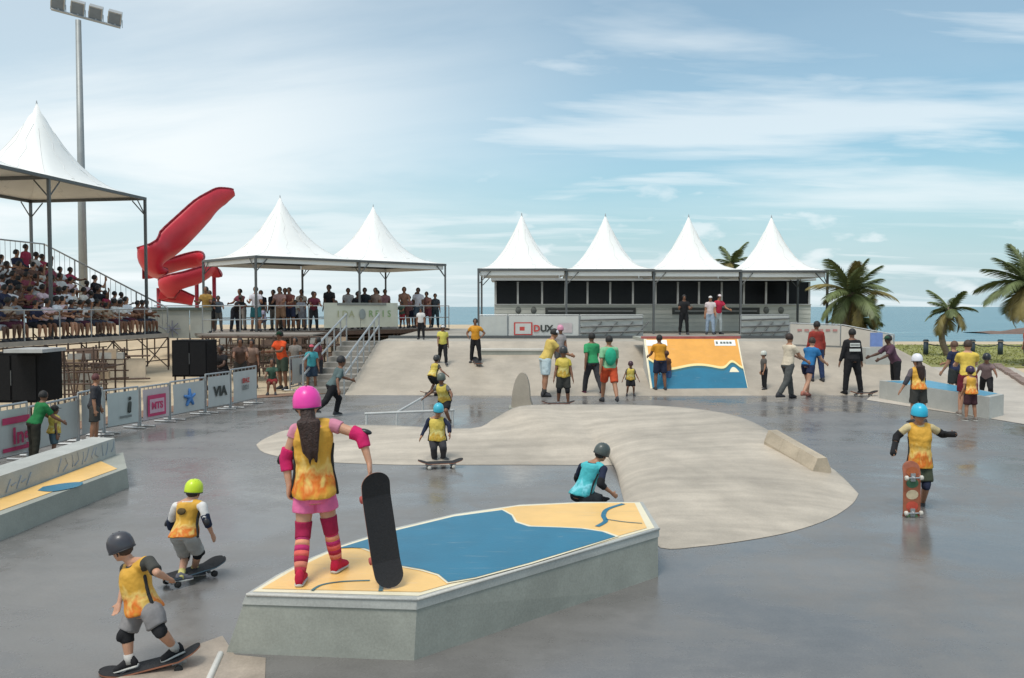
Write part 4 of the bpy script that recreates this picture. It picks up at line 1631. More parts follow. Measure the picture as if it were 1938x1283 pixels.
Wn = 2 * ns
for i in range(len(P) - 1):
    for k in range(ns - 1):
        a, b_ = i * Wn + k, (i + 1) * Wn + k
        gi.f.append((a, a + 1, b_ + 1, b_))
        a, b_ = a + ns, b_ + ns
        gi.f.append((a, b_, b_ + 1, a + 1))
    for k in (0, ns - 1):
        gi.f.append((i * Wn + k, (i + 1) * Wn + k, (i + 1) * Wn + ns + k, i * Wn + ns + k))
flat_fix(obj('slide_trough', gi, m_slide, root, True))
m_rim = mat('dark_red_rim', (.24, .012, .025), .5)
for k in (0, ns - 1):
    g = G()
    for i in range(0, len(P) - 2, 2):
        g.tube(gi.v[i * Wn + ns + k], gi.v[min(len(P) - 1, i + 2) * Wn + ns + k], .045, 6)
    obj('rim', g, m_rim, root, True)
for (px, py, dd) in ((372, 520, 1.6), (300, 545, .6), (405, 515, 2.0)):
    q_ = dp(px, py, YS + dd)
    obj('support_post', G().tube((q_.x, q_.y, 0), (q_.x, q_.y, q_.z), .10, 10), mat('red_post', (.40, .03, .05), .4), root, True)

# ---------------------------------------------------------------- palms
m_trunk = mat('palm_trunk', (0.17, 0.135, 0.10), 0.9, 0.3, 5, 0.8, 12, stretch=(1, 1, 4))
m_fr = [mat('palm_frond', (0.12, 0.15, 0.055), 0.55, 0.35, 3), mat('palm_frond_dry', (0.20, 0.165, 0.055), 0.65, 0.35, 3)]


def frond_mesh(L_, droop, seed):
    rd = random.Random(seed)
    g_ = G()
    n_ = 22
    pts = []
    for i in range(n_ + 1):
        t_ = i / n_
        a = droop * t_
        pts.append(V((L_ * (math.sin(a) / max(droop, .01)) if droop > .01 else L_ * t_, 0, L_ * (math.cos(a) - 1) / max(droop, .01))))
    for i in range(n_):
        g_.limb(pts[i], pts[i + 1], .035 * (1 - i / n_) + .006, .035 * (1 - (i + 1) / n_) + .006, 4, 'f', 'f')
    for i in range(3, n_ * 3):
        t_ = i / (n_ * 3)
        k = int(t_ * n_)
        p_ = pts[k].lerp(pts[min(n_, k + 1)], t_ * n_ - k)
        d_ = (pts[min(n_, k + 1)] - pts[k]).normalized()
        ll = L_ * .27 * math.sin(math.pi * min(1, .12 + t_ * .86)) ** .7 + .06
        for s_ in (-1, 1):
            tip = p_ + d_ * (ll * .62) + V((0, s_ * ll * .72, -ll * (.30 + rd.uniform(0, .35))))
            b_ = d_ * (.018 + .008 * L_ / 3)
            mid_ = p_.lerp(tip, .5) + V((0, 0, ll * .06))
            g_.add([p_ - b_, p_ + b_, mid_ + b_ * .9, tip, mid_ - b_ * .9], [(0, 1, 2, 3, 4)])
    me = bpy.data.meshes.new('frond')
    me.from_pydata(g_.v, [], g_.f)
    me.update()
    return me


def palm(base, top, L_, nf, label, seed, spread=(10, 125), dry=.2, skirt=0):
    rd = random.Random(seed)
    base, top = V(base), V(top)
    root = thing('palm_tree', base, label, 'palm tree', 'coconut palms by the sea')
    g_ = G()
    n_ = 14
    rs = []
    for i in range(n_ + 1):
        t_ = i / n_
        p_ = base.lerp(top, t_) + V((.35 * math.sin(t_ * math.pi) * (1 if seed % 2 else -1), 0, 0))
        r_ = (.17 - .07 * t_) * (1.25 if i == 0 else 1) * (1.04 if i % 2 else .96)
        rs.append((p_, V((1, 0, 0)), V((0, 1, 0)), r_, r_))
    obj('trunk', g_.rings(rs, 10), m_trunk, root, True)
    crown = obj('crown', G().ell(top, (V((1, 0, 0)), V((0, 1, 0)), V((0, 0, 1))), (.22, .22, .34), 10, 7), m_trunk, root, True)
    protos = [frond_mesh(L_, dr, seed * 10 + i) for i, dr in enumerate((.7, 1.2, 1.7))]
    for i in range(nf):
        t_ = i / max(1, nf - 1)
        el = R(spread[0] + (spread[1] - spread[0]) * t_ + rd.uniform(-8, 8))     # from vertical
        az = i * 2.39996 + rd.uniform(-.2, .2)
        k = 0 if t_ < .35 else (1 if t_ < .7 else 2)
        me = protos[k]
        o_ = bpy.data.objects.new('frond', me)
        col.objects.link(o_)
        if not me.materials:
            me.materials.append(m_fr[0])
        o_.material_slots[0].link = 'OBJECT'
        o_.material_slots[0].material = m_fr[1] if (t_ > .75 and rd.random() < .6) or rd.random() < dry else m_fr[0]
        o_.parent = crown
        o_.location = top - base + V((0, 0, .15))
        o_.rotation_euler = (rd.uniform(-.4, .4), el - math.pi / 2, az)
        sc_ = rd.uniform(.85, 1.1)
        o_.scale = (sc_, sc_, sc_)
    return root


q_ = dp(1385, 505, 50)
palm((q_.x, 50, .8), (q_.x, 50, q_.z), 1.6, 12, 'palm whose crown rises between two white tents', 3, (18, 95))
q_ = dp(1612, 570, 34)
palm((q_.x + .2, 34, -.05), (q_.x, 34, q_.z + .1), 1.8, 26, 'bushy palm with full drooping crown right of the tents', 4, (5, 128), .28)
q_ = dp(1625, 612, 36)
palm((q_.x, 36, -.05), (q_.x, 36, q_.z), 1.35, 18, 'low young palm tucked under the bushy palm', 5, (10, 120), .35)
q_ = dp(1797, 594, 40)
palm((q_.x, 40, 0), (q_.x, 40, q_.z), 1.35, 15, 'small slender palm standing alone on the lawn before the sea', 6, (14, 118), .12)
q_ = dp(1948, 545, 34)
palm((q_.x + .3, 34, 0), (q_.x, 34, q_.z), 2.0, 28, 'tall palm cut by the right edge of the picture', 7, (5, 135), .35)

# promenade posts with rope on the lawn
PR = []
for k, px in enumerate((1752, 1840, 1893, 1960)):
    p_ = gp(px, 672)
    p_.z = .02
    o_ = thing('rope_post', p_, ['first dark rope post on the lawn, behind the white helmet', 'second dark rope post on the lawn, behind the yellow shirt', 'third dark rope post on the lawn, right of the small palm', 'last dark rope post at the right edge'][k], 'post', 'rope posts on the lawn')
    m_rp = mat('dark_blue_post', (.03, .05, .07), .6)
    obj('shaft', G().limb(p_, p_ + V((0, 0, .62)), .12, .11, 10, 'f', 'f'), m_rp, o_, True)
    obj('post_cap', G().limb(p_ + V((0, 0, .64)), p_ + V((0, 0, .74)), .15, .10, 10, 'f', 'f'), m_rp, o_, True)
    PR.append(p_)
for k in range(3):
    a, b_ = PR[k] + V((0, 0, .55)), PR[k + 1] + V((0, 0, .55))
    g = G()
    pr = a
    for i in range(1, 11):
        t_ = i / 10
        q_ = a.lerp(b_, t_) - V((0, 0, .6 * t_ * (1 - t_)))
        g.tube(pr, q_, .025, 5)
        pr = q_
    tag(obj('rope', g, mat('dark_rope', (.05, .055, .06), .8), None), ['rope between the first and second lawn posts', 'rope sagging between the second and third lawn posts', 'rope between the third and last lawn posts'][k], 'rope', 'ropes along the lawn')

# blue sandwich sign standing at the right end of the bank
p_ = surf(1662, 690)
root = thing('blue_sign', p_, 'small blue and white sign on a pale pedestal at the right end of the bank', 'sign')
g = G().box((p_.x, p_.y + .25, p_.z + .22), (.75, .5, .55))
obj('pedestal', g, M_LEDGE, root)
obj('sign_board', G().box((p_.x + .02, p_.y + .2, p_.z + .74), (.36, .06, .42)), mat('sign_blue', (.16, .24, .50), .5, .15, 5), root)

# ---------------------------------------------------------------- people
Z3 = V((0, 0, 1))


def ldir(f, o, side):
    f, o = R(f), R(o)
    return V((side * math.cos(f) * math.sin(o), math.sin(f), -math.cos(f) * math.cos(o)))


def fk(H, lean=4, side=0, la=(0, 10, 10), ra=(0, 10, 10), ll=(0, 4, 4), rl=(0, 4, 4), head=(0, 0), kid=False, arm_in=0):
    """joints in the body's own frame: x right, y forward, z up"""
    sh, th = (.225, .225) if kid else (.24, .24)
    J = {}
    P = V((0, 0, 0))
    J['pel'] = P.copy()
    sp = V((math.sin(R(side)), math.sin(R(lean)) * math.cos(R(side)), math.cos(R(lean)) * math.cos(R(side)))).normalized()
    J['neck'] = P + sp * (.30 * H)
    hr = .155 if kid else .135
    hp = R(lean * .35 + head[0])
    hv = V((math.sin(R(side)) * .5, math.sin(hp), math.cos(hp))).normalized()
    J['head'] = J['neck'] + hv * (.03 * H + hr * H * .5)
    J['hup'] = hv
    yaw = R(head[1])
    hf = V((-math.sin(yaw), math.cos(yaw), 0))
    J['hfwd'] = (hf - hv * hf.dot(hv)).normalized()
    sw = (.092 if kid else .100) * H
    J['fwd'] = V((0, 1, 0))
    J['right'] = V((1, 0, 0))
    srt = V((math.cos(R(side)), 0, -math.sin(R(side))))
    for s, nm, arm, leg in ((-1, 'L', la, ll), (1, 'R', ra, rl)):
        J['sh' + nm] = J['neck'] - sp * (.040 * H) + srt * (s * sw)
        d1 = ldir(arm[0], arm[1], s)
        J['el' + nm] = J['sh' + nm] + d1 * (.17 * H)
        out = arm[1] - (arm[3] if len(arm) > 3 else 0)
        d2 = ldir(arm[0] + arm[2], out, s)
        J['wr' + nm] = J['el' + nm] + d2 * (.145 * H)
        J['hip' + nm] = P + V((s * .052 * H, 0, -.02 * H))
        d1 = ldir(leg[0], leg[1], s)
        J['kn' + nm] = J['hip' + nm] + d1 * (th * H)
        d2 = ldir(leg[0] - leg[2], leg[1] * .6, s)
        J['an' + nm] = J['kn' + nm] + d2 * (sh * H)
        tw = R(leg[3] if len(leg) > 3 else 8)
        J['toe' + nm] = V((s * math.sin(tw), math.cos(tw), 0))
    low = min(J['anL'].z, J['anR'].z) - .042 * H
    for k in list(J):
        if k not in ('hup', 'hfwd', 'fwd', 'right', 'toeL', 'toeR'):
            J[k].z -= low
    return J


def place(J, loc, heading):
    M_ = Matrix.Rotation(R(heading), 3, 'Z')
    o = {}
    for k, v_ in J.items():
        v2 = M_ @ v_
        o[k] = v2 if k in ('hup', 'hfwd', 'fwd', 'right', 'toeL', 'toeR') else v2 + V(loc)
    return o


def torso(g, J, H, inf, t0, t1, bw=1.0, kid=False, flare=0.0, n=14):
    P, Nk = J['pel'], J['neck']
    ax = (Nk - P)
    hr, sr = (J['hipR'] - J['hipL']).normalized(), (J['shR'] - J['shL']).normalized()
    prof = [(-.16, .060, .058), (-.08, .083, .066), (0.0, .090, .068), (.2, .086, .064), (.42, .080, .060), (.65, .090, .066), (.80, .094, .066), (.90, .086, .058), (.96, .066, .048), (1.02, .040, .040)]
    if kid:
        prof = [(t, a * .93, b * .98) for t, a, b in prof]
    pts = []
    ts = [t0] + [p[0] for p in prof if t0 < p[0] < t1] + [t1]
    for t in ts:
        for i in range(len(prof) - 1):
            if prof[i][0] <= t <= prof[i + 1][0] + 1e-9:
                f = (t - prof[i][0]) / (prof[i + 1][0] - prof[i][0])
                a = prof[i][1] + f * (prof[i + 1][1] - prof[i][1])
                b = prof[i][2] + f * (prof[i + 1][2] - prof[i][2])
                break
        else:
            a, b = prof[-1][1], prof[-1][2]
        tt = max(0, min(1, t))
        r = hr.lerp(sr, tt).normalized()
        f_ = Z3.cross(r) if abs(ax.normalized().dot(r)) > .95 else ax.normalized().cross(r)
        f_.normalize()
        fl = flare * max(0, (.35 - t))
        # chest and back are not on one line: slight S of the spine
        bow = f_ * (H * .012 * math.sin(t * math.pi * 1.4 - .6))
        pts.append((P + ax * t + bow, r, f_, a * H * bw + inf + fl, b * H * bw + inf + fl))
    g.rings(pts, n)


def head_geo(g, c, up, fw, hh):
    rt = fw.cross(up).normalized()
    prof = [(-.50, .10, .13, .10), (-.44, .19, .22, .07), (-.33, .27, .31, .04), (-.18, .315, .36, .02), (0.0, .345, .395, 0.0), (.15, .355, .41, -.01), (.30, .33, .385, -.02), (.41, .26, .30, -.025), (.47, .16, .19, -.03), (.495, .07, .09, -.03)]
    g.rings([(c + up * (z * hh) + fw * (o * hh), rt, fw, a * hh, b * hh) for z, a, b, o in prof], 14)
    # nose, ears, chin, brow
    g.limb(c + up * (.02 * hh) + fw * (.36 * hh), c - up * (.12 * hh) + fw * (.45 * hh), .035 * hh, .06 * hh, 8)
    g.limb(c + up * (.08 * hh) + fw * (.34 * hh) - rt * (.16 * hh), c + up * (.08 * hh) + fw * (.34 * hh) + rt * (.16 * hh), .055 * hh, .055 * hh, 8)
    g.limb(c - up * (.27 * hh) + fw * (.33 * hh) - rt * (.07 * hh), c - up * (.27 * hh) + fw * (.33 * hh) + rt * (.07 * hh), .045 * hh, .045 * hh, 8)
    g.ell(c - up * (.42 * hh) + fw * (.27 * hh), (rt, fw, up), (.12 * hh, .10 * hh, .08 * hh), 8, 5)
    for s in (-1, 1):
        g.ell(c + rt * (s * .36 * hh) - up * (.04 * hh), (rt, fw, up), (.045 * hh, .09 * hh, .14 * hh), 8, 5)


def hand_geo(g, w, d, palm_w, palm_n, H, curl=25, vox=.01):
    """palm and five fingers; d hand direction, palm_w across toward the thumb, palm_n into the palm"""
    s = .105 * H
    d = d.normalized()
    w0 = (palm_w - d * palm_w.dot(d)).normalized()
    n0 = d.cross(w0).normalized()
    if n0.dot(palm_n) < 0:
        n0 = -n0
    g.rings([(w - d * (.05 * s), w0, n0, .16 * s, .13 * s), (w + d * (.2 * s), w0, n0, .22 * s, .13 * s), (w + d * (.48 * s), w0, n0, .25 * s, .11 * s), (w + d * (.53 * s), w0, n0, .2 * s, .08 * s)], 10)
    fr = max(.055 * s, vox * .62)
    for k, ln in enumerate((.40, .46, .43, .33)):
        b = w + d * (.47 * s) + w0 * ((.19 - k * .127) * s)
        cd = d
        p = b
        seg = ln * s / 3
        spread = w0 * ((.08 - k * .055))
        for j in range(3):
            a = R(curl * (j + .35) / 1.6)
            cd = (d * math.cos(a) + n0 * math.sin(a) + spread).normalized()
            q = p + cd * seg
            g.limb(p, q, fr * (1 - .1 * j), fr * (.9 - .1 * j), 6)
            p = q
    b = w + d * (.12 * s) + w0 * (.17 * s)
    t1 = b + (d * .6 + w0 * .75 + n0 * .25).normalized() * (.24 * s)
    t2 = t1 + (d * .9 + w0 * .3 + n0 * .3).normalized() * (.2 * s)
    g.limb(b, t1, fr * 1.25, fr * 1.1, 6)
    g.limb(t1, t2, fr * 1.1, fr * .9, 6)


def shoe_geo(g, an, toe, H, top=.03, k=1.0):
    """a shoe whose sole lies .042 H under the ankle"""
    L_ = .148 * H * k
    toe = V(toe).normalized()
    side = toe.cross(Z3).normalized()
    upv = side.cross(toe).normalized()
    b = an - upv * (.042 * H)
    prof = [(-.30, .20, .30), (-.22, .25, .50), (0.0, .27, .56), (.22, .29, .42), (.45, .33, .30), (.62, .30, .24), (.70, .18, .16)]
    rs = []
    for y, wx_, hz in prof:
        c = b + toe * (y * L_) + upv * (hz * L_ * .5)
        rs.append((c, side, upv, wx_ * L_ * .62, hz * L_ * .5))
    g.rings(rs, 12)


def person(J, H, label, top=(.6, .6, .6), bottom=(.1, .1, .12), sleeve=.55, legs='shorts', skin_i=1, hair=(.012, .010, .009), hat=None, hatcol=None,
           vest=None, vox=.012, kid=False, shoes=(.05, .05, .055), elbow=None, knee=None, socks=None, glove=None, long_hair=False, bw=1.0,
           group='people in the skate park', curl=25, shin=None, forearm=None, face=True, hero=False, root_loc=None, bag=None, hand_aim=None):
    base = root_loc or V(((J['anL'].x + J['anR'].x) / 2, (J['anL'].y + J['anR'].y) / 2, min(J['anL'].z, J['anR'].z) - .042 * H))
    root = thing('person', base, label, 'person', group)
    sk = skin(skin_i)
    hr = .155 if kid else .135
    hh = hr * H * (1.0 if not kid else 1.02)
    # ---- one continuous body
    g = G()
    torso(g, J, H, 0, -.16, 1.02, bw, kid)
    g.limb(J['neck'] - (J['neck'] - J['pel']) * .05, J['head'] - J['hup'] * (hh * .25), .034 * H * bw ** .5, .030 * H * bw ** .5, 10)
    head_geo(g, J['head'], J['hup'], J['hfwd'], hh)
    ar = .9 if kid else 1.0
    for s, nm in ((-1, 'L'), (1, 'R')):
        sh_, el_, wr_ = J['sh' + nm], J['el' + nm], J['wr' + nm]
        chest = J['pel'].lerp(J['neck'], .86)
        g.limb(chest.lerp(sh_, .45), sh_, .042 * H, .033 * H * ar, 10)
        g.limb(J['neck'].lerp(J['head'], .12), sh_, .030 * H, .026 * H, 8)
        g.limb(sh_, el_, .034 * H * ar, .026 * H * ar, 10)
        g.limb(el_, el_.lerp(wr_, .35), .026 * H * ar, .0265 * H * ar, 10)
        g.limb(el_.lerp(wr_, .35), wr_, .0265 * H * ar, .018 * H * ar, 10)
        hd = (wr_ - el_).normalized()
        if hand_aim and nm in hand_aim:
            hd = V(hand_aim[nm]).normalized()
        pn = J['right'] * (-s)
        hand_geo(g, wr_, hd, J['fwd'] if abs(hd.dot(J['fwd'])) < .85 else Z3, pn if abs(hd.dot(J['right'])) < .85 else -Z3, H, curl, vox)
        hp_, kn_, an_ = J['hip' + nm], J['kn' + nm], J['an' + nm]
        g.limb(hp_, kn_, .055 * H * bw, .036 * H, 12)
        g.limb(kn_, kn_.lerp(an_, .32), .034 * H, .036 * H, 10)
        g.limb(kn_.lerp(an_, .32), an_, .036 * H, .021 * H, 10)
        t_ = V(J['toe' + nm]).normalized()
        sd_ = t_.cross(Z3).normalized()
        up_ = sd_.cross(t_).normalized()
        g.limb(an_ - up_ * (.018 * H) - t_ * (.02 * H), an_ - up_ * (.026 * H) + t_ * (.07 * H), .022 * H, .016 * H, 8)
    obj('body', g, sk, root, True, vox, 2)
    # ---- eyes and mouth
    rt = J['hfwd'].cross(J['hup']).normalized()
    if face:
        for s in (-1, 1):
            c = J['head'] + J['hup'] * (.01 * hh) + J['hfwd'] * (.355 * hh) + rt * (s * .145 * hh)
            obj('eye', G().ell(c, (rt, J['hfwd'], J['hup']), (.05 * hh, .03 * hh, .03 * hh), 8, 5), mat('eye_dark', (.02, .015, .012), .25), root, True)
        c = J['head'] - J['hup'] * (.265 * hh) + J['hfwd'] * (.375 * hh)
        obj('mouth', G().ell(c, (rt, J['hfwd'], J['hup']), (.085 * hh, .015 * hh, .02 * hh), 8, 5), mat('lips', (.26, .09, .075), .45), root, True)
    vs = vox
    # ---- clothes
    g = G()
    torso(g, J, H, .010 + vs * .2, -.05, .985, bw, kid, flare=.03)
    for nm in ('L', 'R'):
        sh_, el_, wr_ = J['sh' + nm], J['el' + nm], J['wr' + nm]
        chest = J['pel'].lerp(J['neck'], .86)
        g.limb(chest.lerp(sh_, .4), sh_, .046 * H, .038 * H * ar, 10)
        g.limb(J['neck'].lerp(sh_, .15), sh_, .033 * H, .033 * H, 8)
        if sleeve <= 1:
            e = sh_.lerp(el_, max(.15, sleeve))
            g.limb(sh_, e, .039 * H * ar, .041 * H * ar, 12, 'r', 'f')
        else:
            g.limb(sh_, el_, .039 * H * ar, .033 * H * ar, 12)
            g.limb(el_, el_.lerp(wr_, sleeve - 1), .034 * H * ar, .026 * H * ar, 12, 'r', 'f')
    if not (vest and hero and sleeve < .2):
        obj('shirt', g, cloth(top), root, True, vs, 1)
    if vest:
        g = G()
        torso(g, J, H, .024 + vs * .3, -.06, .96, bw, kid, flare=.06, n=18)
        for nm in ('L', 'R'):
            chest = J['pel'].lerp(J['neck'], .88)
            g.limb(chest.lerp(J['sh' + nm], .3), chest.lerp(J['sh' + nm], .72), .052 * H, .040 * H, 10)
            g.limb(J['neck'].lerp(J['sh' + nm], .3), J['neck'].lerp(J['sh' + nm], .75), .034 * H, .036 * H, 8)
        v_ = obj('bib_vest', g, vest_mat(vest), root, True, vs, 1)
        # dark side tapes
        r = (J['shR'] - J['shL']).normalized()
        ax = J['neck'] - J['pel']
        for s in (-1, 1):
            g = G()
            pr = None
            for t in (-.05, .1, .3, .5, .68):
                wd = {-.05: .0865, .1: .088, .3: .083, .5: .083, .68: .0905}[t] * (.93 if kid else 1) * H * bw + .023 + vs * .3 + .06 * max(0, .35 - t)
                q = J['pel'] + ax * t + (J['hipR'] - J['hipL']).normalized().lerp(r, max(0, t)).normalized() * (s * wd)
                if pr is not None:
                    g.limb(pr, q, .012, .012, 6)
                pr = q
            obj('side_tape', g, cloth((.03, .03, .03)), root, True)
    g = G()
    P = J['pel']
    rr = (J['hipR'] - J['hipL']).normalized()
    ff = Z3.cross(rr).normalized()
    inf = .014 + vs * .2
    torso(g, J, H, inf, -.14, .12, bw, kid)
    for nm in ('L', 'R'):
        hp_, kn_, an_ = J['hip' + nm], J['kn' + nm], J['an' + nm]
        if legs == 'shorts':
            e = hp_.lerp(kn_, .86)
            g.limb(hp_, e, .060 * H * bw + .01, .054 * H + .008, 14, 'r', 'f')
        elif legs == 'short':
            e = hp_.lerp(kn_, .50)
            g.limb(hp_, e, .057 * H * bw + .006, .055 * H + .008, 14, 'r', 'f')
        else:
            g.limb(hp_, kn_, .060 * H * bw + .006, .044 * H + .006, 14)
            g.limb(kn_, kn_.lerp(an_, .93), .044 * H + .006, .036 * H + .004, 14, 'r', 'f')
    obj({'shorts': 'shorts', 'short': 'shorts'}.get(legs, 'trousers'), g, cloth(bottom), root, True, vs, 1)
    for nm in ('L', 'R'):
        g = G()
        shoe_geo(g, J['an' + nm], J['toe' + nm], H)
        sc_ = socks if isinstance(socks, tuple) else None
        so = obj('shoe', g, cloth(shoes, 'shoe'), root, True)
        t_ = V(J['toe' + nm]).normalized()
        if vox < .018:
            sd_ = t_.cross(Z3).normalized()
            up_ = sd_.cross(t_).normalized()
            L_ = .148 * H
            b = J['an' + nm] - up_ * (.042 * H - .006)
            g = G().rings([(b + t_ * (y * L_), sd_, up_, w_ * L_ * .62, .011) for y, w_ in ((-.31, .2), (-.2, .27), (0, .29), (.25, .31), (.46, .34), (.63, .31), (.71, .18))], 10)
            obj('sole', g, cloth((.55, .54, .5), 'sole'), so, True)
        if socks:
            an_, kn_ = J['an' + nm], J['kn' + nm]
            g = G()
            if shin:
                cols = shin
                nn_ = len(cols)
                for q in range(nn_):
                    a, b = an_.lerp(kn_, .04 + .94 * q / nn_), an_.lerp(kn_, .04 + .94 * (q + 1) / nn_)
                    ra, rb = (.0255 + .0135 * math.sin(math.pi * min(1, (.04 + .94 * q / nn_) * .9))) * H, (.0255 + .0135 * math.sin(math.pi * min(1, (.04 + .94 * (q + 1) / nn_) * .9))) * H
                    obj('sock_stripe', G().limb(a, b, ra, rb, 12, 'f', 'f'), cloth(cols[q]), root, True)
            else:
                obj('sock', G().limb(an_ - (kn_ - an_) * .08, an_.lerp(kn_, .28), .028 * H, .031 * H, 10, 'f', 'f'), cloth(socks), root, True)
        if knee:
            kn_ = J['kn' + nm]
            up_ = (J['hip' + nm] - kn_).normalized()
            dn_ = (J['an' + nm] - kn_).normalized()
            g = G()
            g.limb(kn_, kn_ + up_ * (.045 * H), .043 * H, .047 * H, 12, 'r', 'f')
            g.limb(kn_, kn_ + dn_ * (.05 * H), .043 * H, .041 * H, 12, 'r', 'f')
            fr = (J['toe' + nm] * .6 + J['fwd'] * .4)
            bis = -(up_ + dn_)
            fr = bis.normalized() if bis.length > .4 else V(fr).normalized()
            g.ell(kn_ + fr * (.030 * H), (up_.cross(fr).normalized(), fr, up_), (.034 * H, .030 * H, .048 * H), 10, 7)
            obj('knee_pad', g, cloth(knee), root, True, vs, 1)
        if elbow:
            el_ = J['el' + nm]
            up_ = (J['sh' + nm] - el_).normalized()
            dn_ = (J['wr' + nm] - el_).normalized()
            g = G()
            g.limb(el_, el_ + up_ * (.055 * H), .036 * H, .040 * H, 12, 'r', 'f')
            g.limb(el_, el_ + dn_ * (.065 * H), .036 * H, .033 * H, 12, 'r', 'f')
            obj('elbow_pad', g, cloth(elbow), root, True, vs, 1)
            if hero:
                bis = -(up_ + dn_)
                fr = bis.normalized() if bis.length > .3 else -J['fwd']
                g = G().ell(el_ + fr * (.028 * H), (up_.cross(fr).normalized(), fr, up_), (.024 * H, .018 * H, .036 * H), 10, 7)
                obj('pad_shell', g, mat('black_plastic', (.018, .017, .02), .35), root, True)
        if glove:
            wr_ = J['wr' + nm]
            hd = (wr_ - J['el' + nm]).normalized()
            g = G().limb(wr_ - hd * (.075 * H), wr_ + hd * (.045 * H), .029 * H, .030 * H, 10, 'f', 'r')
            obj('wrist_guard', g, cloth(glove), root, True)
    # ---- head wear and hair
    c, up, fw = J['head'], J['hup'], J['hfwd']
    if hat != 'helmet':
        hx = vox * .35
        g = G().ell(c + up * (.07 * hh) - fw * (.06 * hh + hx * .5), (rt, fw, up), (.385 * hh + hx, .41 * hh + hx, .46 * hh + hx), 14, 9, -30, 90)
        if hair is not None:
            obj('hair', g, mat('hair_%d' % int(hair[0] * 999), hair, .6, .3, 30, .5, 60), root, True)
    if long_hair:
        g = G()
        bk = -J['fwd']
        n0 = J['neck'] + bk * (.05 * H)
        g.limb(c - fw * (.30 * hh) - up * (.15 * hh), n0 - Z3 * (.01 * H) + bk * (.025 * H), .24 * hh, .26 * hh, 12)
        rnd = random.Random(5)
        for k in range(18):
            ox = rnd.uniform(-.042, .042) * H
            a = n0 + rt * ox + bk * (.022 * H + rnd.uniform(0, .025) * H) + Z3 * (.02 * H)
            b = a + rt * (rnd.uniform(-.012, .022) * H + ox * -.35 + .012 * H) - Z3 * (H * rnd.uniform(.09, .15)) + bk * (.012 * H)
            e = b - Z3 * (H * rnd.uniform(.03, .075)) + rt * (rnd.uniform(-.012, .012) * H - ox * .2) - bk * (.006 * H)
            g.limb(a, b, .021 * H, .015 * H, 8)
            g.limb(b, e, .015 * H, .004 * H, 8)
        obj('hair', g, mat('hair_long', (.030, .012, .008), .55, .6, 40, .6, 80, stretch=(3, 3, .5)), root, True, vs * 1.1, 1)
    if hat == 'helmet':
        hm = mat('helmet_%02d%02d%02d' % tuple(int(x * 99) for x in hatcol), hatcol, .38, .08, 9, coat=.15, rvar=.08)
        g = G()
        k = 1.16
        prof = [(-.15, .405, .465), (-.12, .425, .485), (-.03, .43, .49), (.12, .425, .485), (.27, .385, .44), (.39, .30, .345), (.465, .19, .22), (.495, .07, .08)]
        g.rings([(c + up * ((z * k + .06) * hh) - fw * (.02 * hh), rt, fw, a * hh * k * .93, b * hh * k * .93) for z, a, b in prof], 20)
        h_ = obj('helmet', g, hm, root, True)
        g = G().rings([(c + up * ((-.155 * k + .06) * hh) - fw * (.02 * hh), rt, fw, .435 * hh * k * .93, .50 * hh * k * .93), (c + up * ((-.115 * k + .06) * hh) - fw * (.02 * hh), rt, fw, .437 * hh * k * .93, .502 * hh * k * .93)], 20)
        obj('rim', g, mat('helmet_rim', (.025, .025, .028), .5), h_, True)
        if vox < .02:
            for (az, el) in ((-50, 52), (0, 50), (50, 52), (180, 50), (130, 52), (-130, 52), (0, 75), (180, 75), (90, 60), (-90, 60)):
                d_ = fw * (math.cos(R(az)) * math.cos(R(el))) + rt * (math.sin(R(az)) * math.cos(R(el))) + up * math.sin(R(el))
                q = c + up * (.06 * hh) - fw * (.02 * hh) + fw * (d_.dot(fw) * .49 * k * .93 * hh) + rt * (d_.dot(rt) * .43 * k * .93 * hh) + up * (d_.dot(up) * .495 * k * hh)
                obj('vent', G().ell(q, (rt, fw, up), (.03 * hh, .03 * hh, .03 * hh), 8, 5), mat('vent_dark', (.02, .012, .014), .6), h_, True)
        if vox < .016:
            g = G()
            for s in (-1, 1):
                g.tube(c + rt * (s * .37 * hh) - up * (.15 * hh), c - up * (.46 * hh) + fw * (.20 * hh) + rt * (s * .05 * hh), .012 * hh * 3, 5)
            obj('chin_strap', g, mat('helmet_rim', (.025, .025, .028), .5), root)
        if hair is not None and not long_hair:
            g = G().ell(c - fw * (.10 * hh) - up * (.12 * hh), (rt, fw, up), (.355 * hh, .34 * hh, .27 * hh), 12, 7)
            obj('hair', g, mat('hair_%d' % int(hair[0] * 999), hair, .6, .3, 30, .5, 60), root, True)
    elif hat == 'cap':
        hm = cloth(hatcol, 'cap')
        g = G().ell(c + up * (.12 * hh), (rt, fw, up), (.40 * hh, .44 * hh, .40 * hh), 14, 6, 0, 90)
        h_ = obj('cap', g, hm, root, True)
        g = G().rings([(c + up * (.13 * hh) + fw * (y * hh), rt, up, w_ * hh, .022 * hh) for y, w_ in ((.30, .34), (.48, .33), (.62, .26), (.70, .12))], 10)
        obj('cap_brim', g, hm, h_, True)
    return root


def hero_joints(px, depth, H, facing, dd=None):
    """px: {joint: (x, y[, depth offset])}; facing: heading degrees (0 away, 180 toward the camera)"""
    J = {}
    for k, p in px.items():
        J[k] = dp(p[0], p[1], depth + (p[2] if len(p) > 2 else 0))
    M_ = Matrix.Rotation(R(facing), 3, 'Z')
    J['fwd'], J['right'] = M_ @ V((0, 1, 0)), M_ @ V((1, 0, 0))
    J['pel'] = (J['hipL'] + J['hipR']) / 2 + V((0, 0, .02 * H))
    return J


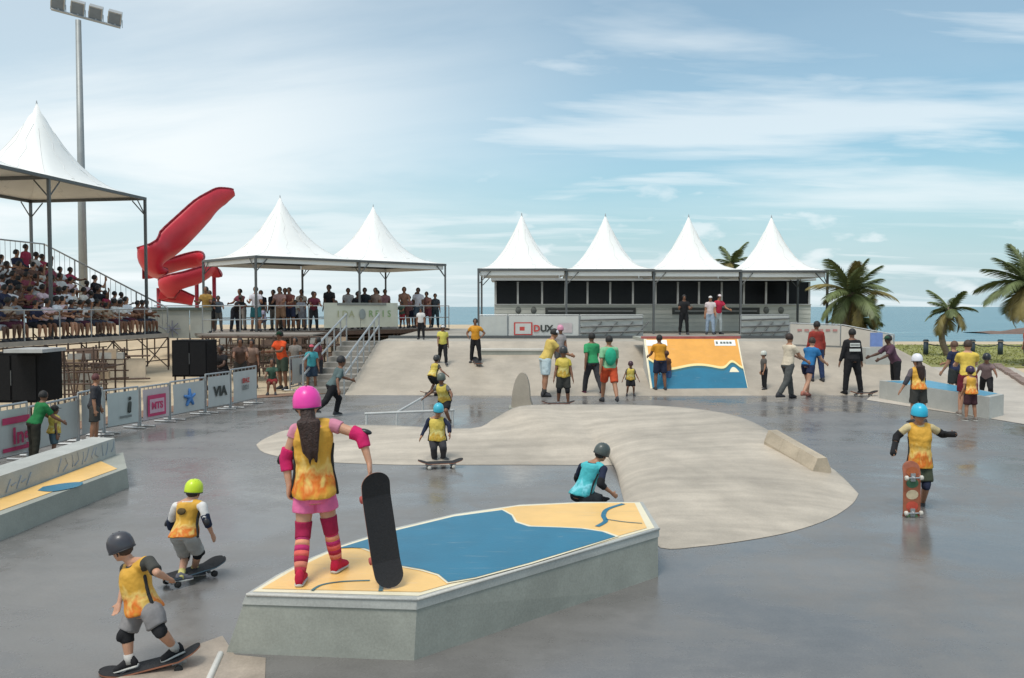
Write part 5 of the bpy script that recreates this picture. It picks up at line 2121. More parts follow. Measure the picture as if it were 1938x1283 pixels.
def board(c, fwd, up, label, deckcol=(.02, .02, .022), under=(.30, .12, .07), L_=.78, wd=.20, group='skateboards', wheelc=(.55, .52, .46), under2=None):
    """c: middle of the deck's underside between the trucks; fwd along the deck; up its grip normal"""
    fwd = V(fwd).normalized()
    up = V(up)
    up = (up - fwd * up.dot(fwd)).normalized()
    rt = fwd.cross(up).normalized()
    c = V(c)
    root = thing('skateboard', c, label, 'skateboard', group)

    def prof(t):
        x = (t - .5) * L_
        ov = max(0.0, abs(x) - L_ * .29)
        z = ov * .33
        r = abs(t - .5) * 2
        w_ = wd / 2 * math.sqrt(max(0, 1 - max(0, (r - .78) / .222) ** 2))
        return x, z, max(w_, .004)
    n_ = 36
    for nm, z0, z1, mm in (('deck', 0.0, .010, mat('deck_wood_%d' % int(under[0] * 99), under, .4, .25, 12)), ('grip_tape', .0102, .0125, mat('grip_%d' % int(deckcol[0] * 999), deckcol, .9, .25, 90, .4, 200))):
        g = G()
        for i in range(n_ + 1):
            x, z, w_ = prof(.5 - .5 * math.cos(math.pi * i / n_))
            for k, s in enumerate((-1, -.55, 0, .55, 1)):
                dish = .006 * s * s
                for zz in (z0, z1):
                    g.v.append(tuple(c + fwd * x + rt * (w_ * s) + up * (z + dish + zz)))
        for i in range(n_):
            for k in range(4):
                a, b = i * 10 + k * 2, (i + 1) * 10 + k * 2
                g.f.append((a, a + 2, b + 2, b))
                g.f.append((a + 1, b + 1, b + 3, a + 3))
            for k in (0, 4):
                a, b = i * 10 + k * 2, (i + 1) * 10 + k * 2
                g.f.append((a, b, b + 1, a + 1))
        for i in (0, n_):
            for k in range(4):
                a = i * 10 + k * 2
                g.f.append((a, a + 1, a + 3, a + 2))
        flat_fix(obj(nm, g, mm, root, False))
    if under2:
        for k, cc in enumerate(under2):
            g = G().ell(c + fwd * ((k - (len(under2) - 1) / 2) * .13) - up * .0012, (rt, fwd, up), (wd * .36, .055, .002), 14, 3)
            obj('deck_graphic', g, cloth(cc, 'graphic'), root)
    for s in (-1, 1):
        a = c + fwd * (s * L_ * .27)
        tr = obj('truck', G().box(a - up * .012, (.05, .09, .022), ax=(rt, fwd, up)), M_STEEL, root)
        obj('axle', G().tube(a - up * .042 - rt * (wd * .5), a - up * .042 + rt * (wd * .5), .009, 8), M_STEEL, tr)
        obj('hanger', G().limb(a - up * .012, a - up * .042, .022, .014, 8), M_STEEL, tr)
        for q in (-1, 1):
            b = a - up * .042 + rt * (q * wd * .43)
            g = G().rings([(b + rt * x, fwd, up, r, r) for x, r in ((-.017, .021), (-.012, .027), (.012, .027), (.017, .021))], 14)
            obj('wheel', g, cloth(wheelc, 'wheel'), root, True)
    return root

# ---------------------------------------------------------------- the six skaters nearest the camera
WHT, BLK, GRY, NVY = (.62, .60, .58), (.015, .015, .017), (.20, .20, .20), (.018, .024, .05)
# girl with pink helmet on the painted pad
fl_, fr_ = gp(568, 1108, ZT), gp(638, 1083, ZT)
H_ = 1.36
D0 = 6.0
J = hero_joints({'neck': (591, 803), 'head': (581, 766), 'shL': (561, 812, .02), 'shR': (629, 804, .02), 'elL': (541, 868, .02), 'wrL': (547, 918, -.02),
                 'elR': (684, 824, -.02), 'wrR': (699, 876, -.06), 'hipL': (577, 938), 'hipR': (614, 935, .03), 'knL': (574, 1002, -.02), 'knR': (624, 992, .04),
                 'anL': (568, 1088, 0), 'anR': (637, 1068, 0)}, D0, H_, 2)
J['anL'] = V((fl_.x, fl_.y, ZT + .012 + .042 * H_))
J['anR'] = V((fr_.x, fr_.y, ZT + .012 + .042 * H_))
J['toeL'], J['toeR'] = V((-.1, 1, 0)), V((.25, 1, 0))
J['hup'], J['hfwd'] = V((-.05, .04, 1)).normalized(), V((-.25, 1, 0)).normalized()
J['hfwd'] = (J['hfwd'] - J['hup'] * J['hfwd'].dot(J['hup'])).normalized()
PK = (.72, .12, .32)
girl = person(J, H_, 'girl in bright pink helmet and orange bib holding a skateboard upright on the painted pad', top=(.55, .22, .30), bottom=(.72, .16, .34), sleeve=.3, legs='short',
              skin_i=0, hat='helmet', hatcol=(.80, .045, .36), vest='orange', vox=.0075, kid=True, elbow=(.55, .02, .12), knee=(.30, .015, .06), shoes=(.45, .015, .05),
              socks=(.5, .2, .1), shin=[(.36, .03, .05), (.62, .20, .14), (.36, .02, .06), (.66, .12, .10), (.48, .03, .14), (.70, .30, .18), (.50, .04, .16), (.66, .14, .22)], long_hair=True, hero=True, curl=55, hand_aim={'R': (.12, -.25, -1), 'L': (-.05, .05, -1)})
bt = gp(737, 1108, ZT + .01)
tp = dp(705, 893, bt.y + .02)
bc = (bt + tp) / 2
nrm = V((.42, -.9, 0.05)).normalized()
board(bc - nrm * .006, tp - bt, nrm, 'black grip skateboard held upright by the girl in pink', L_=(tp - bt).length * 1.0, wd=.20, wheelc=(.42, .10, .09))

# boy with dark grey helmet, lower left
H_ = 1.03
D0 = 5.35
J = hero_joints({'neck': (254, 1066, .03), 'head': (229, 1036, .03), 'shL': (282, 1062, -.09), 'shR': (238, 1075, .15), 'elL': (291, 1082, -.16), 'wrL': (312, 1092, -.10), 'elR': (236, 1108, .22), 'wrR': (226, 1140, .15),
                 'hipL': (287, 1158, -.05), 'hipR': (255, 1160, .07), 'knL': (300, 1190, -.08), 'knR': (240, 1200, .02), 'anL': (333, 1228, .12), 'anR': (245, 1252, .0)}, D0, H_, 75)
J['elL'] = dp(297, 1084, D0 - .20)
J['wrL'] = dp(317, 1094, D0 - .06)
J['toeL'], J['toeR'] = V((-.8, -.45, -.25)), V((-1, -.1, -.25))
J['hup'], J['hfwd'] = V((-.35, 0, 1)).normalized(), V((-1, .1, -.35)).normalized()
J['hfwd'] = (J['hfwd'] - J['hup'] * J['hfwd'].dot(J['hup'])).normalized()
person(J, H_, 'boy in dark grey helmet and orange bib riding at lower left, knees bent', top=(.05, .05, .045), bottom=(.22, .21, .21), sleeve=.85, legs='shorts', skin_i=0, hat='helmet', hatcol=(.045, .045, .055), hair=(.05, .03, .02),
       vest='orange', vox=.008, kid=True, knee=BLK, shoes=(.02, .02, .022), socks=(.5, .48, .45), hero=True)
fb, ft = dp(215, 1276, D0), dp(358, 1239, D0 + .12)
board((fb + ft) / 2 + V((0, 0, -.012)), ft - fb, V((-.2, 0, 1)), 'dark skateboard under the boy with the grey helmet', L_=.62, wd=.19, wheelc=(.03, .03, .03))

# boy with lime helmet
H_ = .98
D0 = 7.05
J = hero_joints({'neck': (360, 947, .02), 'head': (367, 928, .05), 'shL': (334, 957, .05), 'shR': (383, 958, -.03), 'elL': (322, 990, .12), 'wrL': (330, 1018, .2), 'elR': (391, 985, -.05), 'wrR': (402, 1012, .02),
                 'hipL': (338, 1016, 0), 'hipR': (361, 1016, -.03), 'knL': (351, 1052, .17), 'knR': (375, 1046, .13), 'anL': (342, 1091, -.05), 'anR': (366, 1082, .22)}, D0, H_, -25)
J['toeL'], J['toeR'] = V((.6, .6, 0)), V((.8, .4, 0))
J['hup'], J['hfwd'] = V((.08, .12, 1)).normalized(), V((.35, 1, 0)).normalized()
J['hfwd'] = (J['hfwd'] - J['hup'] * J['hfwd'].dot(J['hup'])).normalized()
lime = person(J, H_, 'boy in lime green helmet and yellow bib crouching on a skateboard', top=WHT, bottom=(.36, .35, .33), sleeve=.8, legs='shorts', skin_i=0, hat='helmet', hatcol=(.55, .72, .02), vest='orange', vox=.009, kid=True,
       elbow=NVY, knee=BLK, shoes=(.12, .12, .14), socks=(.62, .55, .2), hero=True)
ax_ = (J['neck'] - J['pel']).normalized()
rt_ = (J['shR'] - J['shL']).normalized()
bk_ = rt_.cross(ax_).normalized()
bk_ = bk_ if bk_.y < 0 else -bk_
c_ = J['pel'].lerp(J['neck'], .70) + bk_ * (.066 * H_ + .024)
obj('printed_emblem', G().ell(c_, (rt_, ax_, bk_), (.045, .03, .012), 12, 5), cloth((.10, .07, .03)), lime, True)
c_ = gp(356, 1104)
board(c_ + V((0, .06, .075)), V((.55, .8, 0)), Z3, 'dark skateboard under the boy with the lime helmet', L_=.66, wd=.19, wheelc=(.03, .03, .03), under=(.10, .16, .2))

# boy in turquoise bib behind the pad
H_ = 1.14
D0 = 9.3
J = hero_joints({'neck': (1124, 876, 0), 'head': (1139, 857, .02), 'shL': (1101, 882, .16), 'shR': (1143, 888, -.1), 'elL': (1092, 905, .3), 'wrL': (1105, 930, .4), 'elR': (1136, 916, -.22), 'wrR': (1158, 933, -.15),
                 'hipL': (1092, 937, .06), 'hipR': (1108, 942, -.06), 'knL': (1128, 940, .2), 'knR': (1140, 947, -.04), 'anL': (1105, 978, .15), 'anR': (1128, 985, -.05)}, D0, H_, -62)
J['toeL'], J['toeR'] = V((1, .2, 0)), V((1, 0, 0))
J['hup'], J['hfwd'] = V((.35, .05, 1)).normalized(), V((.9, .6, -.2)).normalized()
J['hfwd'] = (J['hfwd'] - J['hup'] * J['hfwd'].dot(J['hup'])).normalized()
t_ = person(J, H_, 'boy in turquoise bib and grey helmet crouching behind the painted pad', top=NVY, bottom=(.02, .025, .03), sleeve=1.1, legs='shorts', skin_i=1, hat='helmet', hatcol=(.06, .075, .07), vest='teal', vox=.010, kid=True,
           knee=BLK, shoes=(.03, .03, .03), elbow=BLK)
c_ = (J['anL'] + J['anR']) / 2
board(V((c_.x, c_.y, .075)), V((1, -.15, 0)), Z3, 'skateboard under the turquoise boy, mostly hidden by the pad', L_=.7)

# girl with cyan helmet riding toward the camera
H_ = 1.22
D0 = 9.75
J = hero_joints({'neck': (1740, 803), 'head': (1740, 783, -.03), 'shL': (1762, 808), 'shR': (1718, 808), 'elL': (1783, 822, .05), 'wrL': (1800, 822, -.12), 'elR': (1697, 826, .05), 'wrR': (1692, 850, -.05),
                 'hipL': (1750, 884), 'hipR': (1731, 884), 'knL': (1753, 916, -.05), 'knR': (1733, 915, -.12), 'anL': (1746, 953, .2), 'anR': (1729, 945, -.05)}, D0, H_, 178)
J['toeL'], J['toeR'] = V((-.5, -.8, 0)), V((-.6, -.6, .35))
J['hup'], J['hfwd'] = V((0, -.12, 1)).normalized(), V((0, -1, -.15)).normalized()
J['hfwd'] = (J['hfwd'] - J['hup'] * J['hfwd'].dot(J['hup'])).normalized()
person(J, H_, 'girl in cyan helmet and yellow bib riding toward the camera with arms spread', top=(.55, .45, .25), bottom=(.06, .07, .045), sleeve=.6, legs='shorts', skin_i=1, hat='helmet', hatcol=(.02, .42, .62), hair=(.05, .025, .015),
       vest='orange', vox=.010, kid=True, glove=BLK, elbow=BLK, knee=NVY, shoes=(.05, .05, .05), curl=12)
tl, ns_ = gp(1726, 973, .03), dp(1727, 899, 9.35)
board((tl + ns_) / 2, ns_ - tl, V((0, 1, 1)), 'skateboard with green and red underside tilted up before the cyan helmet girl', L_=.74, wd=.19, under=(.32, .10, .05), under2=[(.10, .20, .10), (.5, .08, .05), (.55, .45, .3), (.06, .14, .08), (.4, .12, .05)])

# child with cyan helmet on the hip, facing the camera
H_ = 1.10
D0 = 12.75
J = hero_joints({'neck': (827, 790), 'head': (830, 776, -.05), 'shL': (841, 795), 'shR': (812, 795), 'elL': (850, 805, -.05), 'wrL': (851, 820, -.1), 'elR': (804, 812, 0), 'wrR': (797, 827, -.1),
                 'hipL': (836, 834), 'hipR': (820, 834), 'knL': (839, 847, -.12), 'knR': (821, 848, -.1), 'anL': (839, 866, .02), 'anR': (822, 868, .03)}, D0, H_, 170)
J['toeL'], J['toeR'] = V((.8, -.5, 0)), V((.5, -.9, 0))
J['hup'], J['hfwd'] = V((.02, -.2, 1)).normalized(), V((0, -1, -.2)).normalized()
J['hfwd'] = (J['hfwd'] - J['hup'] * J['hfwd'].dot(J['hup'])).normalized()
person(J, H_, 'child in cyan helmet, navy sleeves and yellow bib skating off the hip', top=NVY, bottom=(.04, .04, .045), sleeve=1.9, legs='trousers', skin_i=1, hat='helmet', hatcol=(.05, .42, .55), vest='yellow', vox=.012, kid=True,
       shoes=(.10, .10, .10))
c_ = gp(834, 886)
board(V((c_.x, c_.y, .07)), V((1, .25, 0)), Z3, 'skateboard under the child in the cyan helmet', L_=.66)

# ---------------------------------------------------------------- people standing and riding farther off
STAND = dict(la=(5, 8, 15), ra=(-4, 8, 12), ll=(3, 5, 5), rl=(-3, 5, 4))
WALK = dict(la=(-22, 8, 20), ra=(20, 8, 30), ll=(24, 3, 12), rl=(-20, 3, 18), lean=6)
SKATE = dict(la=(20, 45, 40), ra=(-10, 50, 30), ll=(45, 14, 75), rl=(35, 12, 68), lean=25)
PUSH = dict(la=(40, 25, 30), ra=(-30, 25, 30), ll=(38, 6, 50), rl=(-30, 6, 25), lean=28)
CROSS = dict(la=(20, 12, 85, 45), ra=(20, 12, 85, 45), ll=(2, 6, 4), rl=(-2, 6, 4))
HIPS = dict(la=(-15, 40, 60, 75), ra=(-15, 40, 60, 75), ll=(2, 8, 4), rl=(-2, 8, 4))


def std(px, yf, yh, heading, label, pose=None, H=None, z=None, depth=None, kid=False, vox=None, group='people in the skate park', **kw):
    if depth is not None:
        p = dp(px, yf, depth)
        if z is not None:
            p.z = z
    elif z is not None:
        p = gp(px, yf, z)
    else:
        p = surf(px, yf)
    if H is None:
        H = (yf - yh) / FPX * p.y
        if kw.get('hat') == 'helmet':
            H *= .97
    ps = dict(STAND)
    if pose:
        ps.update(pose)
    J_ = place(fk(H, kid=kid, **ps), p, heading)
    v_ = vox or max(.012, min(.03, p.y * .0009))
    return person(J_, H, label, kid=kid, vox=v_, face=kw.pop('face', p.y < 26), root_loc=p, group=group, **kw), p, J_, H


YV, OR = (.66, .50, .08), (.62, .28, .03)
# left edge
std(66, 878, 768, -35, 'youth in green shirt stooping behind the tiered ledge at left', dict(lean=24, la=(35, 10, 20), ra=(30, 10, 25)), H=1.10, depth=12.6, z=0, top=(.02, .16, .05), bottom=(.03, .028, .02), legs='trousers', skin_i=2, sleeve=.8, hair=(.012, .010, .009))
std(103, 875, 785, -50, 'child in yellow bib beside the youth in green at left', H=.84, depth=12.9, z=0, kid=True, top=(.45, .33, .10), bottom=(.08, .12, .14), vest='yellow', skin_i=2, hat='cap', hatcol=(.03, .03, .03))
std(180, 838, 707, -70, 'youth in dark grey shirt and long shorts standing at the grey banner', dict(la=(4, 6, 12), ra=(-4, 6, 10), head=(6, 0)), top=(.035, .04, .042), bottom=(.06, .058, .052), skin_i=1, sleeve=.9, shoes=(.28, .13, .10), hair=(.09, .02, .02))
# jumping / pushing boy left of the stair
std(628, 788, 672, -60, 'boy in dark clothes pushing off near the stair foot, partly behind the pink helmet', PUSH, H=1.42, kid=True, top=(.10, .14, .14), bottom=BLK, legs='trousers', skin_i=2, sleeve=.8, hair=BLK)
# on the bank
std(797, 658, 598, 175, 'person in white shirt and black trousers at the top left of the bank', top=WHT, bottom=BLK, legs='trousers', skin_i=2, depth=29.5, z=BANKZ)
std(838, 690, 613, 190, 'person in yellow shirt and white cap standing on the bank', WALK, top=(.62, .55, .12), bottom=BLK, legs='trousers', skin_i=2, hat='cap', hatcol=WHT)
std(900, 687, 603, 170, 'person in orange shirt and black trousers riding down the bank, hands on hips', HIPS, top=OR, bottom=BLK, legs='trousers', skin_i=2)
p = surf(903, 690)
board(p + V((0, 0, .075)), V((.3, -1, -.2)), Z3, 'skateboard under the rider in orange on the bank')
std(818, 748, 693, -40, 'child in yellow bib crouching at the foot of the bank', SKATE, H=1.18, kid=True, top=(.06, .06, .05), bottom=BLK, vest='yellow', skin_i=2, hat='helmet', hatcol=(.03, .03, .03))
p = surf(822, 749)
board(p + V((0, 0, .075)), V((1, .4, 0)), Z3, 'skateboard under the crouching child at the bank foot')
std(842, 790, 735, 160, 'child in grey helmet half hidden behind the cyan helmet child', SKATE, H=1.15, kid=True, top=(.12, .12, .12), bottom=BLK, vest='yellow', skin_i=2, hat='helmet', hatcol=(.10, .12, .10), depth=16.8, z=0)
# group left of the ramp
std(1032, 750, 614, -75, 'man in yellow shirt, pale blue shorts and white cap bending to a child', dict(lean=20, la=(45, 8, 25), ra=(40, 6, 30), head=(15, 0)), H=1.80, top=(.60, .44, .12), bottom=(.50, .60, .62), skin_i=1, hat='cap', hatcol=(.75, .72, .74), shoes=(.05, .05, .06), socks=(.03, .03, .03), bw=1.12)
std(1066, 768, 652, 178, 'child in bright yellow shirt and dark helmet facing the camera beside the white-capped man', dict(la=(8, 12, 8), ra=(8, 12, 8)), kid=True, top=(.52, .42, .06), bottom=(.05, .045, .05), skin_i=2, hat='helmet', hatcol=(.03, .03, .028), vest='yellow', shoes=(.3, .3, .32), knee=BLK)
p = surf(1058, 770)
board(p + V((-.02, 0, .075)), V((1, .1, 0)), Z3, 'black skateboard at the feet of the child in yellow')
std(1060, 742, 638, 185, 'child in pale pink helmet behind the child in yellow', H=1.35, depth=24.5, z=.45, kid=True, top=(.3, .28, .28), bottom=(.1, .1, .1), skin_i=2, hat='helmet', hatcol=(.62, .25, .36))
std(1121, 748, 627, 20, 'man in green shirt and dark trousers walking toward the bank', WALK, top=(.04, .30, .12), bottom=(.035, .04, .045), legs='trousers', skin_i=2, sleeve=.7, shoes=(.08, .02, .04))
r_, p, J_, H2 = std(1153, 762, 632, 5, 'man in light green shirt and red-orange shorts with a green backpack', WALK, top=(.22, .45, .26), bottom=(.55, .08, .03), skin_i=1, sleeve=.8)
g = G()
c_ = J_['pel'].lerp(J_['neck'], .55)
g.ell(c_ - J_['fwd'] * (.105 * H2), (J_['right'], J_['fwd'], Z3), (.085 * H2, .05 * H2, .13 * H2), 12, 9)
o = obj('backpack', g, cloth((.03, .38, .22)), None, True)
tag(o, 'rounded green backpack worn by the man in red-orange shorts', 'backpack')
std(1193, 749, 697, 178, 'small child in beige bib kneeling at the foot of the bank', dict(lean=6, la=(5, 25, 15), ra=(5, 25, 15), ll=(25, 8, 50), rl=(25, 8, 50)), H=.95, kid=True, top=(.10, .09, .07), bottom=BLK, skin_i=2, hat='helmet', hatcol=(.06, .02, .03), vest='yellow')
# in front of the painted ramp
std(1249, 739, 652, 10, 'adult in orange shirt holding a child in front of the painted ramp', dict(la=(30, 10, 40), ra=(35, 10, 40), lean=10), H=1.5, top=OR, bottom=NVY, skin_i=2, hat='cap', hatcol=(.6, .3, .2))
std(1261, 740, 668, 15, 'child with brown hair and blue shorts by the adult in front of the ramp', H=1.12, depth=23.3, kid=True, top=(.14, .06, .03), bottom=(.06, .12, .25), skin_i=2, hair=(.08, .03, .015), long_hair=False)
# on the ramp platform
std(1294, 628, 556, 178, 'man in black with folded arms on the deck above the painted ramp', CROSS, depth=34.5, z=BANKZ, top=BLK, bottom=BLK, legs='trousers', skin_i=2, H=1.62)
std(1344, 628, 558, 165, 'person in white shirt and pale jeans on the deck above the ramp', depth=34.6, z=BANKZ, top=(.60, .52, .52), bottom=(.30, .38, .48), legs='trousers', skin_i=1, hat='cap', hatcol=WHT, H=1.58)
std(1358, 628, 553, 200, 'person in red shirt and white cap leaning beside the white shirt above the ramp', dict(lean=10, la=(30, 20, 40), ra=(10, 20, 20)), depth=34.9, z=BANKZ, top=(.50, .03, .07), bottom=(.42, .46, .46), legs='trousers', skin_i=1, hat='cap', hatcol=(.7, .6, .6), H=1.66)
# right of the ramp
std(1446, 737, 662, 100, 'small child in white cap and black clothes right of the painted ramp', kid=True, top=(.10, .09, .08), bottom=BLK, legs='trousers', skin_i=1, hat='helmet', hatcol=(.55, .56, .50), vest=None)
std(1490, 755, 628, -65, 'man in cream shirt and grey trousers striding right', dict(WALK, la=(50, 8, 20), ra=(35, 8, 25)), top=(.60, .52, .40), bottom=(.075, .078, .075), legs='trousers', skin_i=1, hair=(.03, .015, .01))
std(1528, 752, 640, -50, 'person in blue and teal shirt and navy shorts leaning forward', dict(lean=22, la=(45, 15, 30), ra=(30, 10, 30), ll=(28, 4, 22), rl=(-22, 4, 20)), H=1.62, top=(.03, .16, .36), bottom=(.02, .025, .06), legs='short', skin_i=0, hair=(.04, .02, .012), shoes=(.4, .16, .12))
std(1545, 748, 634, 10, 'man in dark red shirt behind the one in blue', H=1.68, top=(.28, .04, .03), bottom=(.03, .05, .12), legs='trousers', skin_i=2, sleeve=1.7, depth=23.6, z=.25)
r_, p, J_, H2 = std(1612, 746, 622, 4, 'guard in black uniform seen from behind with white patches on his back', dict(la=(2, 13, 6), ra=(2, 13, 6), ll=(0, 9, 3), rl=(0, 13, 3)), top=BLK, bottom=BLK, legs='trousers', skin_i=2, sleeve=1.9, shoes=BLK, hair=(.012, .012, .012), bw=1.15)
ax = (J_['neck'] - J_['pel']).normalized()
for t, w_, h_ in ((.74, .27, .10), (.48, .30, .07)):
    c_ = J_['pel'] + (J_['neck'] - J_['pel']) * t - J_['fwd'] * (.096 * H2)
    obj('white_patch', G().box(c_, (w_, .012, h_), ax=(J_['right'], J_['fwd'], ax)), mat('reflective_white', (.6, .6, .56), .5, .05), r_)
c_ = J_['pel'] + (J_['neck'] - J_['pel']) * .74 - J_['fwd'] * (.096 * H2 + .008)
for k in range(7):
    obj('patch_letter', G().box(c_ + J_['right'] * ((k - 3) * .036), (.022, .006, .035), ax=(J_['right'], J_['fwd'], ax)), M_INK, r_)
p = gp(1632, 749)
board(V((p.x, p.y - .1, .075)), V((1, .2, 0)), Z3, 'skateboard at the feet of the guard in black')
std(1694, 738, 634, 95, 'man in dark plaid shirt and green cap leaning over behind the ledge', dict(lean=24, la=(40, 12, 25), ra=(50, 8, 20)), H=1.62, depth=22.6, z=0, top=(.10, .05, .075), bottom=BLK, legs='trousers', skin_i=3, hat='cap', hatcol=(.03, .08, .05), sleeve=.9)
r_, p, J_, H2 = std(1737, 802, 666, 8, 'child in white helmet and orange bib seen from behind, left arm lowered', dict(lean=8, la=(-8, 30, 14), ra=(10, 8, 60, 20)), kid=True, top=(.12, .10, .11), bottom=(.05, .05, .05), skin_i=1, hat='helmet', hatcol=(.72, .71, .76), vest='orange', sleeve=.7, elbow=(.05, .05, .06), long_hair=True)
std(1806, 742, 636, 30, 'adult in navy shirt and dark shorts behind the right ledge', dict(la=(10, 8, 20), ra=(40, 10, 30)), depth=20.6, z=0, H=1.50, top=(.02, .03, .06), bottom=(.03, .032, .03), skin_i=1, hair=(.12, .06, .035))
std(1830, 786, 640, -20, 'woman in yellow shirt embracing a child in front of the right ledge', dict(lean=8, la=(35, 10, 50), ra=(45, 8, 40)), H=1.62, top=(.66, .48, .09), bottom=(.14, .02, .03), skin_i=0, hair=(.05, .03, .025), long_hair=False, shoes=(.3, .24, .2))
std(1836, 796, 690, 12, 'child in peach bib and dark helmet hugged by the woman in yellow', kid=True, top=(.55, .32, .18), bottom=(.06, .025, .03), skin_i=1, hat='helmet', hatcol=(.035, .012, .05), vest='orange', shoes=(.2, .17, .15))
std(1866, 757, 668, 150, 'child in dark clothes skating on the pale apron behind the ledge', dict(PUSH), H=1.30, kid=True, top=(.20, .14, .14), bottom=(.02, .02, .02), legs='trousers', skin_i=2, hat='helmet', hatcol=(.012, .014, .018), knee=BLK, depth=21.0, z=0)
std(1944, 692, 640, 90, 'person in red-orange shirt cut by the right edge of the picture', depth=33, z=0, H=1.6, top=(.50, .10, .05), bottom=(.08, .08, .09), skin_i=1)

# ---------------------------------------------------------------- people on the platform under the two tents
GP = 'spectators on the platform'


def plat(px, yh, heading, label, pose=None, back=.55, **kw):
    u_ = u_of(px)
    p = pl_(u_, back, PZ)
    # keep the chosen picture column when stepping back from the rail
    q = CO + (p - CO)
    H = kw.pop('H', None) or (2.35 + (580 - yh) / FPX * p.y) - PZ
    ps = dict(STAND)
    if pose:
        ps.update(pose)
    hd = heading + 180
    J_ = place(fk(H, **ps), p, hd)
    return person(J_, H, label, vox=.026, face=False, root_loc=p, group=GP, **kw)


RAIL = dict(la=(40, 12, 40, 30), ra=(40, 12, 40, 30), lean=14)
plat(403, 543, 0, 'man in ochre shirt with folded arms at the left end of the platform', CROSS, top=(.32, .19, .05), bottom=(.07, .06, .045), legs='trousers', skin_i=2)
plat(462, 572, 60, 'dark clothed person bending low at the platform rail beside the white shirt', dict(lean=45, la=(60, 10, 30), ra=(60, 10, 30)), H=1.6, top=BLK, bottom=(.02, .02, .025), legs='trousers', skin_i=3, back=.8)
plat(497, 543, 10, 'man in white shirt and teal shorts under the left tent', CROSS, top=(.58, .56, .60), bottom=(.03, .14, .16), skin_i=1)
plat(520, 580, -60, 'seated child in pale lilac shirt beside the man in teal shorts', dict(lean=10, ll=(70, 10, 70), rl=(70, 10, 70)), H=1.25, top=(.45, .42, .55), bottom=(.1, .1, .16), skin_i=2, back=.9)
plat(543, 543, 5, 'spectator in brownish pink shirt at the rail, left of the maroon shirt', RAIL, top=(.34, .21, .19), bottom=(.22, .13, .08), skin_i=2)
plat(563, 544, -10, 'spectator in maroon shirt by the middle tent pole', RAIL, top=(.17, .06, .05), bottom=NVY, skin_i=2)
plat(578, 570, 20, 'short spectator in white top next to the middle tent pole', RAIL, H=1.3, top=(.50, .50, .45), bottom=BLK, skin_i=2, back=.9)
plat(606, 543, 25, 'spectator in dark maroon top leaning at the left end of the rail banner', dict(RAIL, lean=24), H=1.68, top=(.14, .03, .05), bottom=(.03, .03, .035), legs='trousers', skin_i=2, hair=(.02, .012, .01))
plat(595, 560, 15, 'spectator in pale grey top left of the rail banner', RAIL, H=1.45, top=(.42, .42, .46), bottom=(.3, .3, .33), skin_i=1, back=1.1)
plat(638, 539, -15, 'man in black shirt looking over the left of the rail banner', dict(lean=12), top=BLK, bottom=BLK, legs='trousers', skin_i=3)
plat(686, 541, 35, 'man in black shirt leaning behind the middle of the rail banner', dict(lean=26), H=1.72, top=(.02, .016, .02), bottom=BLK, legs='trousers', skin_i=3)
plat(704, 545, 0, 'person in dark green shirt behind the rail banner', dict(lean=5), top=(.02, .03, .028), bottom=BLK, legs='trousers', skin_i=3)
plat(726, 545, -15, 'person in beige top behind the right of the rail banner', dict(lean=8), top=(.30, .21, .17), bottom=BLK, skin_i=2)
plat(778, 543, 10, 'bare-armed spectator in brown top right of the rail banner', RAIL, top=(.24, .13, .09), bottom=(.10, .04, .04), skin_i=2, sleeve=.2)
plat(805, 545, 0, 'spectator in white shirt at the right end of the platform', top=(.52, .52, .56), bottom=(.06, .09, .12), skin_i=3)
plat(822, 552, -10, 'spectator in reddish brown shirt near the right tent corner', RAIL, top=(.22, .10, .08), bottom=(.12, .03, .04), skin_i=2)
plat(837, 556, 5, 'spectator in dark slate shirt at the right tent pole', top=(.05, .06, .07), bottom=(.03, .05, .06), legs='trousers', skin_i=2)
plat(770, 575, -20, 'child in dark green shirt at the right of the rail banner', RAIL, H=1.25, top=(.05, .09, .07), bottom=(.2, .02, .03), skin_i=2, back=.35)

k_ = 0
r2 = random.Random(4)
for px in (432, 450, 512, 530, 553, 572, 588, 622, 652, 668, 714, 742, 760, 792, 815, 830):
    cn_, cc_ = r2.choice([('white', (.6, .58, .58)), ('black', (.02, .02, .022)), ('brown', (.18, .11, .08)), ('rose', (.42, .22, .24)), ('slate', (.08, .1, .12)), ('cream', (.55, .48, .40)), ('maroon', (.18, .04, .06))])
    k_ += 1
    plat(px, 549 + r2.uniform(-4, 12), r2.uniform(-40, 40), '%s-shirted spectator in the second row on the platform, %s from the left' % (cn_, ['first', 'second', 'third', 'fourth', 'fifth', 'sixth', 'seventh', 'eighth', 'ninth', 'tenth', 'eleventh', 'twelfth', 'thirteenth', 'fourteenth', 'fifteenth', 'sixteenth'][k_ - 1]),
         r2.choice([RAIL, CROSS, dict(lean=6), dict(lean=14, la=(40, 10, 60), ra=(10, 10, 20))]), back=1.5 + r2.uniform(0, 1.2), top=cc_, bottom=r2.choice([BLK, NVY, (.2, .18, .16), (.3, .3, .34)]), legs=r2.choice(['shorts', 'trousers']), skin_i=r2.choice([1, 2, 2, 3]))

